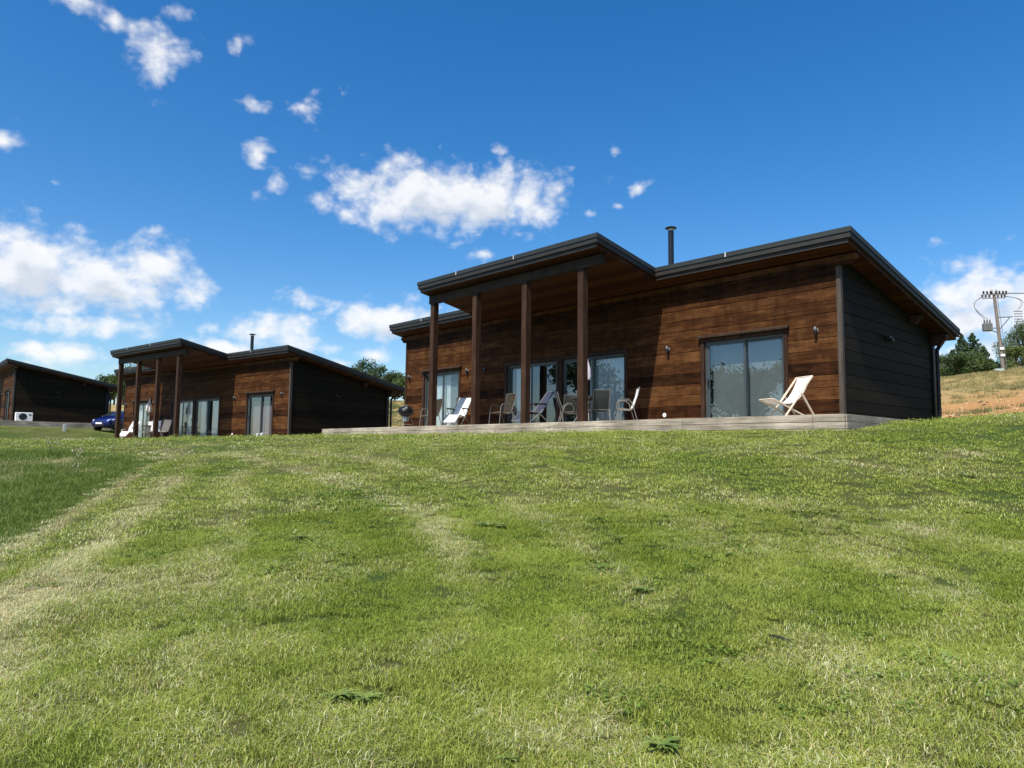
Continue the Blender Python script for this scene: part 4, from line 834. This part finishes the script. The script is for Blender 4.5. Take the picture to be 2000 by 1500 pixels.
# ---------------- CAR ----------------
def car(x, y, rz_, label):
    root = empty('parked_car',(x,y,g1(x,y)), rz_, label=label, cat='car')
    m, t, b = mk('blue_car_paint'); b.inputs['Base Color'].default_value = (.008,.016,.12,1); b.inputs['Roughness'].default_value = .28; b.inputs['Metallic'].default_value = .35; b.inputs['Coat Weight'].default_value = .8; paint = m
    tyre = plain('tyre_rubber',(.02,.02,.02),.85); dark = plain('car_glass',(.015,.02,.025),.05,spec=.9); lamp = plain('lamp_lens',(.75,.78,.8),.1,.3)
    # stations along the car (front at -x): x, half width at sill, at belt, at roof, z bottom, belt, top
    st = [(-2.02,.55,.62,.50,.38,.60,.66),(-1.95,.72,.74,.60,.26,.66,.74),(-1.70,.82,.83,.68,.22,.78,.88),(-1.25,.85,.87,.74,.20,.88,1.00),(-.95,.86,.88,.76,.20,.92,1.06),(-.35,.86,.88,.62,.20,.95,1.42),(.15,.86,.88,.61,.20,.97,1.50),(.80,.86,.88,.61,.20,.99,1.50),(1.35,.85,.87,.59,.20,1.0,1.43),(1.72,.83,.84,.60,.24,1.0,1.22),(1.92,.76,.78,.60,.34,.92,1.00),(1.98,.62,.66,.52,.42,.80,.86)]
    def ringp(s):
        x_, a, b_, c, z0, zb, zt = s; cr = .06
        h = [(0,z0),(a*.85,z0),(a,z0+.10),(max(a,b_)+.015,(z0+zb)/2),(b_,zb),(b_-.03,zb+.03),((b_+c)/2-.01,(zb+zt)/2+.01),(c,zt-.045),(c*.82,zt-.01),(0,zt)]
        return [(x_,-p,q) for p, q in h]+[(x_,p,q) for p, q in h[-2:0:-1]]
    rings = [ringp(s) for s in st]; n = len(rings[0]); vs = [p for r in rings for p in r]; fs = []
    for i in range(len(rings)-1):
        for k in range(n): fs.append((i*n+k,i*n+(k+1)%n,(i+1)*n+(k+1)%n,(i+1)*n+k))
    fs += [tuple(range(n)), tuple(range(len(vs)-n,len(vs)))]
    body = MB().add(vs,fs,0,True).build('body', paint, root); sd = body.modifiers.new('s','SUBSURF'); sd.levels = 2; sd.render_levels = 2
    def glassq(nm, pts, off, **k):
        mb = MB(); mb.prism(pts, off); mb.build(nm, dark, root)
    glassq('windscreen',[(-.98,-.70,1.055),(-.98,.70,1.055),(-.36,.57,1.40),(-.36,-.57,1.40)],(-.012,0,.02))
    glassq('rear_window',[(1.80,-.60,1.08),(1.80,.60,1.08),(1.46,.54,1.38),(1.46,-.54,1.38)],(.03,0,.02))
    for s in (-1,1):
        glassq('side_window',[(-.72,s*.865,1.0),(.20,s*.875,1.0),(.20,s*.70,1.42),(-.22,s*.70,1.38)],(0,s*.02,.006)); glassq('side_window',[(.27,s*.875,1.0),(1.40,s*.855,1.04),(1.15,s*.68,1.40),(.27,s*.70,1.42)],(0,s*.02,.006))
        b_ = bmesh.new(); bmesh.ops.create_uvsphere(b_, u_segments=16, v_segments=10, radius=1)
        for v in b_.verts: v.co = Vector((-1.74+v.co.x*.24+v.co.y*s*.06, s*.62+v.co.y*.19, .70+v.co.z*.085+v.co.x*.06))
        MB().bm(b_,0,True); mb = MB(); 
        b_ = bmesh.new(); bmesh.ops.create_uvsphere(b_, u_segments=16, v_segments=10, radius=1)
        for v in b_.verts: v.co = Vector((-1.72+v.co.x*.26, s*(.66+.10*v.co.x)+v.co.y*.16, .735+v.co.z*.08+v.co.x*.08))
        mb.bm(b_,0,True); mb.build('headlight', lamp, root)
        mb = MB(); b_ = bmesh.new(); bmesh.ops.create_uvsphere(b_, u_segments=12, v_segments=8, radius=1)
        for v in b_.verts: v.co = Vector((-.70+v.co.x*.07, s*.98+v.co.y*.10, 1.02+v.co.z*.07))
        mb.bm(b_,0,True); mb.build('wing_mirror', paint, root)
    for wx in (-1.28,1.25):
        for s in (-1,1):
            w = empty('wheel',(wx,s*.78,.31),parent=root)
            def ax_(mb, sx=s): mb.v = [(p[0], sx*p[2], p[1]) for p in mb.v]; return mb
            mb = ax_(MB().lathe([(.20,-.10),(.30,-.10),(.318,-.07),(.318,.09),(.30,.115),(.215,.118),(.20,.09)],28)); mb.build('tyre', tyre, w)
            mb = ax_(MB().lathe([(.20,.07),(.21,.116),(.19,.10),(.06,.075),(.05,.112),(.01,.115)],24))
            for k in range(7): q = k*6.283/7; mb.bar((.05*math.cos(q),s*.108,.05*math.sin(q)),(.20*math.cos(q),s*.105,.20*math.sin(q)),.035,.02,up=(0,1,0))
            mb.build('rim', M['steel'], w)
    mb = MB(); mb.box(-2.07,-2.045,-.26,.26,.46,.57,ch=.004); pl_ = mb.build('number_plate', M['white'], root)
    mb = MB(); mb.box(-2.045,-1.95,-.42,.42,.28,.42,ch=.02); mb.build('lower_grille', M['black'], root); mb = MB(); mb.box(-2.03,-1.95,-.36,.36,.62,.67,ch=.015); mb.build('upper_grille', M['black'], root)
    return root
car(-27.65, 51.9, R(76), 'blue hatchback parked between the far lodge and the middle lodge')
# ---------------- POLE WITH TRANSFORMER ----------------
def pole(x, y, h, label):
    z = g1(x,y); root = empty('power_pole',(x,y,z-.1),R(-8),label=label,cat='power pole'); lean = R(4); T = lambda a: (a[0]-math.sin(lean)*a[2]*1.0, a[1], a[2])
    pm = wood('pole_timber',(.09,.075,.06),(.17,.145,.12),(.27,.24,.20),'z',bh=80)
    mb = MB(); mb.tube([T((0,0,0)),T((0,0,h*.5)),T((0,0,h))],[.19,.165,.14],14); mb.build('pole_shaft', pm, root)
    steel = plain('galvanised',(.16,.165,.165),.55,.3); cer = plain('brown_ceramic',(.045,.025,.022),.25); wire = plain('cable',(.14,.145,.15),.5)
    for zz, dy in ((h-.15,-.18),(h-.45,.18)):
        mb = MB(); mb.bar(T((-1.15,dy,zz)),T((1.15,dy,zz)),.07,.08); arm = mb.build('cross_arm', steel, root)
        for xx in (-1.1,-.75,-.4,.45,.8,1.1):
            mb = MB(); a = T((xx,dy,zz+.06))
            mb.lathe([(.04,0),(.05,.05),(.12,.08),(.06,.13),(.12,.18),(.06,.22),(.10,.27),(.04,.34)],10,a); mb.build('insulator', cer, arm)
    for xx in (-.25,.22): mb = MB(); mb.lathe([(.05,0),(.13,.06),(.08,.12),(.14,.19),(.08,.26),(.13,.34),(.05,.55)],10,T((xx,0,h-.1))); mb.build('insulator', cer, root)
    # transformer hung on the left
    tz = h*.60; mb = MB(); c = T((-1.05,0,tz)); 
    mb.box(c[0]-.42,c[0]+.42,-.28,.28,tz-.42,tz+.42,ch=.06); 
    for k in range(5): mb.box(c[0]-.36+k*.17,c[0]-.33+k*.17,-.36,.36,tz-.34,tz+.30)
    tr = mb.build('transformer_tank', steel, root)
    for xx in (-.3,0,.3): mb = MB(); mb.lathe([(.04,.42),(.09,.48),(.05,.54),(.09,.60),(.05,.66),(.08,.72),(.03,.86)],10,(c[0]+xx*.9,0,tz)); mb.build('bushing', cer, tr)
    mb = MB(); mb.bar((c[0]+.42,0,tz-.1),T((-.1,0,tz-.1)),.10,.10); mb.bar((c[0]+.42,0,tz-.35),T((-.1,0,tz-.6)),.08,.08); mb.build('hanger', steel, root)
    # switch frame on the right
    mb = MB(); e = T((1.55,0,h*.72)); mb.bar(T((.1,0,h*.715)),e,.10,.10); mb.bar(T((.1,0,h*.57)),(e[0]-.3,0,e[2]-.06),.08,.08)
    mb.build('bracket', steel, root)
    mb = MB()
    for k in range(5): mb.bar((e[0],-.25,e[2]-.55+k*.27),(e[0]+.8,-.25,e[2]-.55+k*.27),.08,.08)
    for xx in (0,.4,.8): mb.bar((e[0]+xx,-.25,e[2]-.7),(e[0]+xx,-.25,e[2]+.75),.07,.07)
    mb.build('fuse_rack', steel, root)
    mb = MB()
    for k, xx in enumerate((-1.15,-1.0,1.15,1.0)):
        sx = -1 if xx < 0 else 1; a = Vector(T((xx,0,h-.3))); b = Vector((c[0]-.25+.3*k,0,tz+.85)) if sx < 0 else Vector((e[0]+.3,-.25,e[2]+.6))
        mb.tube([a.lerp(b,u)+Vector((sx*(.9+.25*(k%2))*math.sin(math.pi*u),0,.25*math.sin(math.pi*u))) for u in np.linspace(0,1,11)],.03,5)
    mb.tube([T((.22,-.1,h-.4)),T((.30,-.15,h*.5)),T((.24,-.15,.1))],.03,6); mb.build('jumper_wire', wire, root)
    mb = MB()
    for zz in (2.4,3.1): mb.box(*(lambda q:(q[0]-.2,q[0]+.2,-.26,-.20,zz-.12,zz+.12))(T((0,0,zz)))) ; 
    mb.build('warning_plate', M['white'], root)
    mb = MB(); 
    for sx, dy in ((1,-.18),(1,.18)):
        for xx in (-.75,.1,.8):
            a = Vector(T((xx,dy,h+.02))); b = a+Vector((sx*70,-12,6+.0))
            if sx > 0: b = a+Vector((70,14,8))
            mb.tube([a.lerp(b,u)-Vector((0,0,2.0*math.sin(math.pi*u))) for u in np.linspace(0,1,15)],.013,4)
    mb.build('overhead_line', wire, root)
    mb = MB(); mb.box(-1.0,-.25,-.5,.1,0,.95,ch=.03); mb.build('equipment_box', plain('pale_green_box',(.40,.47,.45),.5), root)
    return root
PX, PY_ = 51.5, 76.0
pole(PX, PY_, 9.0, 'leaning timber electricity pole with transformer on the hill at the right')
# ---------------- TREES ----------------
def leaf_mat(name, a, b_, tr=.3):
    m, t, b = mk(name); at_ = N(t,'ShaderNodeAttribute'); at_.attribute_name = 'tone'; c = mixc(t, at_.outputs['Fac'], a, b_); t.links.new(c, b.inputs['Base Color']); b.inputs['Roughness'].default_value = .55; b.inputs['Specular IOR Level'].default_value = .3
    tl = N(t,'ShaderNodeBsdfTranslucent'); t.links.new(c, tl.inputs[0]); mx = N(t,'ShaderNodeMixShader'); mx.inputs[0].default_value = tr; t.links.new(b.outputs[0], mx.inputs[1]); t.links.new(tl.outputs[0], mx.inputs[2]); t.links.new(mx.outputs[0], t.nodes['Material Output'].inputs[0]); return m
LM = {'conifer':leaf_mat('conifer_needles',(.028,.060,.020),(.085,.135,.048),.2),'mid':leaf_mat('mid_leaves',(.045,.085,.022),(.12,.165,.045)),'dark':leaf_mat('dark_leaves',(.028,.055,.018),(.075,.110,.032),.2),'light':leaf_mat('light_leaves',(.075,.125,.030),(.19,.22,.065))}
bark = plain('tree_bark',(.10,.075,.055),.9,var=.3)
def crown_mesh(P, Nn, size, tone, mat, parent, g):
    n = len(P); a = g.normal(size=(n,3)); a += Nn*.8; a /= np.linalg.norm(a,axis=1,keepdims=True); u = np.cross(a, g.normal(size=(n,3))); u /= np.linalg.norm(u,axis=1,keepdims=True); w = np.cross(a,u); s = size*g.uniform(.6,1.4,(n,1))
    V = np.stack([P-u*s*.5, P+w*s*.32+a*s*.12, P+u*s*.6, P-w*s*.32+a*s*.12],1).reshape(-1,3); F = np.arange(n*4).reshape(-1,4)
    me = bpy.data.meshes.new('crown'); me.from_pydata(V.tolist(),[],F.tolist()); attr(me,'tone',np.repeat(np.clip(tone,0,1),4)); me.materials.append(mat); o = bpy.data.objects.new('crown',me); col(o); o.parent = parent; return o
def broadleaf(x, y, h, w, label, mat='mid', seed=0, name='leafy_tree', group='trees beyond the hillside', n=5200, leaf=.16, low=.12, sink=0):
    g = np.random.default_rng(seed); root = empty(name,(x,y,g1(x,y)-.1-sink),g.uniform(0,6),label=label,cat='tree',group=group)
    nb = 15; C = []; mb = MB()
    for k in range(nb):
        z = h*(low+.10+(1-low-.22)*g.uniform()**.8); rr = w*.5*(1-((z/h-.50)/.62)**2)**.5*g.uniform(.25,.78); a = k*2.4+g.uniform(-.4,.4); C.append((rr*np.cos(a),rr*np.sin(a),z,g.uniform(.16,.27)*min(w,h)))
    C.append((0,0,h*.86,.17*w)); mb.tube([(0,0,-.2),(.02*h,0,h*.35),(0,.02*h,h*.75)],[.035*h,.026*h,.010*h],10)
    for cx,cy,cz,r in C[::2]: mb.tube([(0,0,max(.15*h,cz-.35*h)),(cx*.5,cy*.5,cz-.12*h),(cx,cy,cz)],[.014*h,.009*h,.004*h],6)
    mb.build('trunk', bark, root)
    Ps = []; Ns = []; Ts = []
    for cx,cy,cz,r in C:
        m_ = int(n/len(C)); d = g.normal(size=(m_,3)); d /= np.linalg.norm(d,axis=1,keepdims=True); rad = r*(g.uniform(size=(m_,1))**.38)*(1+.3*np.sin(d[:,:1]*7+cx*3)*np.cos(d[:,2:3]*6+cy)); p = np.array([cx,cy,cz])+d*rad*np.array([1,1,.8]); Ps.append(p); Ns.append(d); Ts.append(np.full(m_,.5)+g.normal(0,.22,m_)+g.uniform(-.2,.2))
    P = np.concatenate(Ps); k = P[:,2] > h*low*.6-.15; crown_mesh(P[k],np.concatenate(Ns)[k],leaf,np.concatenate(Ts)[k],LM[mat],root,g); return root
def conifer(x, y, h, w, label, seed=0, n=8000, mat='conifer', leaf=.16):
    g = np.random.default_rng(seed); root = empty('conifer_tree',(x,y,g1(x,y)-.1),g.uniform(0,6),label=label,cat='tree',group='trees beyond the hillside'); mb = MB(); mb.tube([(0,0,-.2),(0,0,h*.6),(0,0,h*.97)],[.03*h,.018*h,.004*h],9)
    Ps = []; Ns = []; nb = 80
    for k in range(nb):
        u = k/(nb-1); z = h*(.02+.97*u); L_ = w*.5*(1-u)**.8*g.uniform(.75,1.12)+.05; a = k*2.4+g.uniform(-.5,.5); dr = -.10*L_ if u < .6 else .22*L_; m_ = max(14,int(n/nb*(1.7-1.4*u))); s = g.uniform(size=m_)**.6; wd = .24*L_*(1-s*.6)+.035
        px = s*L_; py = g.normal(0,1,m_)*wd; pz = z+dr*s+.18*L_*s*s+g.normal(0,.035*h*(1-u)+.02,m_); ca, sa = np.cos(a), np.sin(a); Ps.append(np.stack([px*ca-py*sa,px*sa+py*ca,pz],1)); Ns.append(np.tile([ca*.3,sa*.3,.8],(m_,1)))
        if k%4 == 0: mb.tube([(0,0,z),(L_*.8*ca,L_*.8*sa,z+dr*.8)],[.008*h*(1-u)+.006,.004],5)
    mb.build('trunk', bark, root); P = np.concatenate(Ps); crown_mesh(P,np.concatenate(Ns),leaf,.45+g.normal(0,.25,len(P)),LM[mat],root,g); return root

# positions are given as compass-like bearings from the foot of the lawn
def brg(px, d): t = (px-1000)/F_PX; return t*d, d
for px, d, h, w, mt, lb, sd in [(1867,85,4.4,3.2,'c','slim conifer at the left of the right hand tree clump',1),(1886,84,6.1,3.3,'c','tall pointed conifer in the middle of the right hand clump',2),(1908,84,6.0,4.8,'c','broad conifer with the highest tip right of the pointed one',3),(1927,86,4.4,4.0,'c','low conifer just left of the electricity pole',4),
    (1851,82,3.4,4.4,'m','bushy light green tree at the left foot of the conifer clump',5),(1876,80,3.0,4.4,'d','dark rounded bush in front of the conifers',6),(1903,80,3.2,4.8,'m','mid green rounded bush in front of the broad conifer',7),(1930,81,2.6,3.6,'m','small bush at the foot of the electricity pole',8),
    (1972,95,6.4,4.2,'o','thin airy tree behind the electricity pole',9),(2006,84,7.0,5.0,'m','leafy tree cut by the right edge of the picture',10),(1992,80,3.4,4,'l','light green bush near the right edge below the leafy tree',12)]:
    x, y = brg(px, d)
    if mt == 'c': conifer(x,y,h,w,lb,seed=sd)
    else: broadleaf(x,y,h,w,lb,{'m':'mid','d':'dark','o':'mid','l':'light'}[mt],seed=sd,n=1500 if mt == 'o' else 5200,low=.05 if mt != 'o' else .3, name='leafy_tree')
for px, d, h, w, mt, lb, sd in [(706,92,5.5,4.4,'dark','dark rounded tree rising above the middle lodge roof ridge',21),(742,92,4.5,4.8,'dark','dark tree right of the tallest one in the gap between lodges',22),(771,90,3.6,4.6,'dark','green tree behind the barbecue in the gap between lodges',23),(790,88,3.0,3.6,'mid','lighter low tree against the left wall of the near lodge',24),(724,88,3.8,4.0,'dark','low mid green tree between the two dark trees',25),
    (200,92,3.9,2.6,'dark','dark small tree above the far lodge roof',31),(222,90,3.6,4.0,'dark','dark tree between the far and middle lodges',32),(240,88,4.6,4.0,'mid','green tree just behind the first porch post of the middle lodge',33),(258,90,4.8,4.4,'light','light green tree behind the left corner of the middle lodge',34)]:
    x, y = brg(px, d); broadleaf(x,y,h,w,lb,mt,seed=sd,leaf=.19)
# a valley-side row of trees to the left of the slope, which the door glass mirrors
for k,(x,y,h,w) in enumerate([(-50,-3,10,8),(-54,5,12,9.5),(-58,-12,12,9),(-55,13,9.5,9),(-60,-22,11,9),(-52,-30,10,9),(-62,22,11,10),(-48,-40,10,9),(-40,-50,11,10),(-70,2,13,10)]):
    broadleaf(x,y,h+1.5,w,'broad tree number %s of the valley row left of the lawn, outside the picture' % ['one','two','three','four','five','six','seven','eight','nine','ten'][k],'mid',seed=60+k,n=4200,leaf=.42,group='valley trees mirrored in the glass',sink=.5)
# ---------------- SMALL THINGS ON THE LAWN ----------------
weedm = leaf_mat('weed_leaves',(.10,.16,.03),(.23,.29,.07),.3)
def rosette(x, y, r, n, label, seed, spread=1.0, name='broadleaf_weed', up=.55):
    g = np.random.default_rng(seed); root = empty(name,(x,y,g1(x,y)),g.uniform(0,6),label=label,cat='weed',group='broad leaved weeds in the lawn')
    n = int(n*1.4)
    for q in range(max(2,int(spread*3))):
        ox, oy = (g.normal(0,r*.55*spread), g.normal(0,r*.4*spread)) if q else (0,0); mb = MB()
        for k in range(n):
            a = k*2.4+g.uniform(-.4,.4); L_ = r*g.uniform(.5,1.0); w = L_*g.uniform(.09,.15); e = g.uniform(.25,.95); c, s = np.cos(a), np.sin(a); vs = []; m_ = 7
            for i in range(m_):
                u = i/(m_-1); d = L_*u; z = .012+L_*(e*u-.55*e*u*u*1.3)+.012; ww = w*math.sin(math.pi*min(.98,u*.86+.10))*(1+.5*math.sin(i*2.6+k)); tw = .3*math.sin(k*3)
                for sx in (-1,0,1): vs.append((ox+c*d-s*ww*sx, oy+s*d+c*ww*sx, z+abs(sx)*w*.25+sx*tw*w*.4))
            fs = [(i*3+j,i*3+j+1,i*3+j+4,i*3+j+3) for i in range(m_-1) for j in (0,1)]; mb.add(vs,fs,0,True)
        o = mb.build('leaves', weedm, root, fix=False); attr(o.data,'tone',np.repeat(g.uniform(size=n),21))
    return root
for k,(x,y,r,n,sp,lb) in enumerate([(-2.23,7.97,.13,9,1.2,'dark broad leaved weed in the left half of the lawn'),(-1.86,7.58,.08,7,.5,'small weed just below the dark one in the left half'),(-.12,8.28,.15,10,1.6,'spreading bluish weed patch at the centre of the lawn'),(1.13,7.67,.12,9,1.4,'long low weed right of the bluish patch'),(1.07,6.03,.12,9,1.6,'cluster of broad weed leaves right of the lawn centre'),(-.78,4.1,.13,11,1.3,'large leafy dandelion clump near the bottom of the lawn'),(2.04,6.91,.10,8,.9,'dark green weed tuft in the right half of the lawn'),(3.21,6.2,.10,8,.9,'weed left of the far right dry patch'),(.71,3.56,.13,14,.5,'spiky dandelion rosette at the bottom edge'),(-.02,10.57,.12,8,1.2,'faint weed patch high on the lawn below the deck'),(6.05,9.75,.14,8,1.3,'weed patch on the lawn below the right end of the deck'),(.0,3.47,.07,7,.5,'tiny light green weed at the bottom edge'),(-3.9,7.6,.08,6,.8,'small weed near the dry band at the left'),(.35,9.1,.07,6,.8,'tiny weed above the long low weed')]):
    rosette(x,y,r*.85,n,lb,200+k,sp)
def tall_weed(x, y, h, n, label, seed, stalks=True):
    g = np.random.default_rng(seed); root = empty('tall_weed',(x,y,g1(x,y)),0,label=label,cat='weed',group='tall weeds in the uncut strip'); mb = MB()
    for k in range(n):
        a = g.uniform(0,6.28); L_ = h*g.uniform(.35,.75); sp = g.uniform(.2,.8); c, s = np.cos(a), np.sin(a); w = .012; vs = []
        for i in range(5): u = i/4; vs += [(c*L_*sp*u*u-s*w*(1-u), s*L_*sp*u*u+c*w*(1-u), L_*(u-.25*u*u*sp)), (c*L_*sp*u*u+s*w*(1-u), s*L_*sp*u*u-c*w*(1-u), L_*(u-.25*u*u*sp))]
        mb.add(vs,[(2*i,2*i+1,2*i+3,2*i+2) for i in range(4)],0,True)
    o = mb.build('leaves', weedm, root, fix=False); attr(o.data,'tone',np.full(len(o.data.vertices),.35))
    mb = MB(); sd = MB()
    for k in range(int(n/3)): a = g.uniform(0,6.28); q = g.uniform(.1,.35)*h; hh = h*g.uniform(.75,1.1); p = (q*np.cos(a),q*np.sin(a),hh); mb.tube([(0,0,0),(p[0]*.4,p[1]*.4,hh*.6),p],[.003,.0025,.002],4); sd.lathe([(.003,0),(.011,.012),(.012,.03),(.004,.05)],6,p)
    mb.build('stalk', plain('weed_stalk',(.20,.22,.08),.7), root); sd.build('seed_head', plain('seed_head',(.40,.36,.22),.9), root)
for k,(x,y,h,n,lb) in enumerate([(-10.66,17.04,.42,46,'tall dark grassy weed with stalks on the bank at the upper left'),(-9.0,15.2,.36,30,'leaning stalky weed lower on the left bank'),(-9.9,13.9,.32,24,'weed with pale seed heads at the left edge'),(-9.6,16.3,.28,20,'short stalky weed beside the tallest one'),(-8.4,14.2,.26,18,'thin weed nearest the mown edge')]): tall_weed(x,y,h,n,lb,300+k)
p0, p1 = (1.69,4.91), (1.80,4.78); mb = MB(); a = (*p0,g1(*p0)+.035); b = (*p1,g1(*p1)+.03); mb.tube([a,((p0[0]+p1[0])/2+.005,(p0[1]+p1[1])/2,(a[2]+b[2])/2+.008),b],[.006,.008,.006],7); mb.tube([((p0[0]+p1[0])/2,(p0[1]+p1[1])/2,(a[2]+b[2])/2),((p0[0]+p1[0])/2+.01,(p0[1]+p1[1])/2-.045,(a[2]+b[2])/2-.005)],.005,6); mb.build('twig', M['black'], label='short black twig lying in the grass at the lower right', cat='twig')
stub(L2, W0+2.3,-3.0,None,.42,.055,'short white pipe left of its twin near the middle lodge end wall',group='pair of white pipes',name='vent_pipe')
stub(L2, W0+2.62,-3.0,None,.42,.055,'short white pipe next to the near deck corner',group='pair of white pipes',name='vent_pipe')
stub(L2, 11.9,-3.1,None,.36,.05,'small white pipe in front of the middle lodge wall',name='vent_pipe')
stub(L2, 3.67,-1.57,0,.5,.09,'pale square post beside the first porch post of the middle lodge',mat='deck',square=True)
stub(((-29.3,48.0,0),L3[1]), 0,0,None,.42,.08,'short grey bollard on the grass below the far lodge',mat='clip',square=True,name='bollard')
# rust coloured rocks and clods in the dug bank at the right
rk = plain('clay_clod',(.40,.25,.13),.95,var=.35,bmp=.5); dk = plain('dark_clod',(.07,.045,.03),.95,var=.3)
def clods():
    g = np.random.default_rng(9); mb = MB(); db = MB()
    for k in range(260):
        x = g.uniform(15,34); y = g.uniform(23,38)
        if field_mask(np.array([x]),np.array([y]))[0] < .8 or np.hypot(x-22,y-27) > 13: continue
        b = bmesh.new(); bmesh.ops.create_icosphere(b, subdivisions=1, radius=1); s = g.uniform(.03,.13)
        for v in b.verts: v.co = Vector((x,y,g1(x,y)))+Vector((v.co.x*s*g.uniform(.7,1.3),v.co.y*s*g.uniform(.7,1.3),v.co.z*s*.6))
        (db if g.uniform() < .15 else mb).bm(b)
    mb.build('clay_clods', rk, label='scattered orange clay clods on the bare bank at the right', cat='clods', kind='stuff'); db.build('earth_clods', dk, label='scattered dark earth clods on the bare bank at the right', cat='clods', kind='stuff')
clods()
print('objects', len(bpy.data.objects))
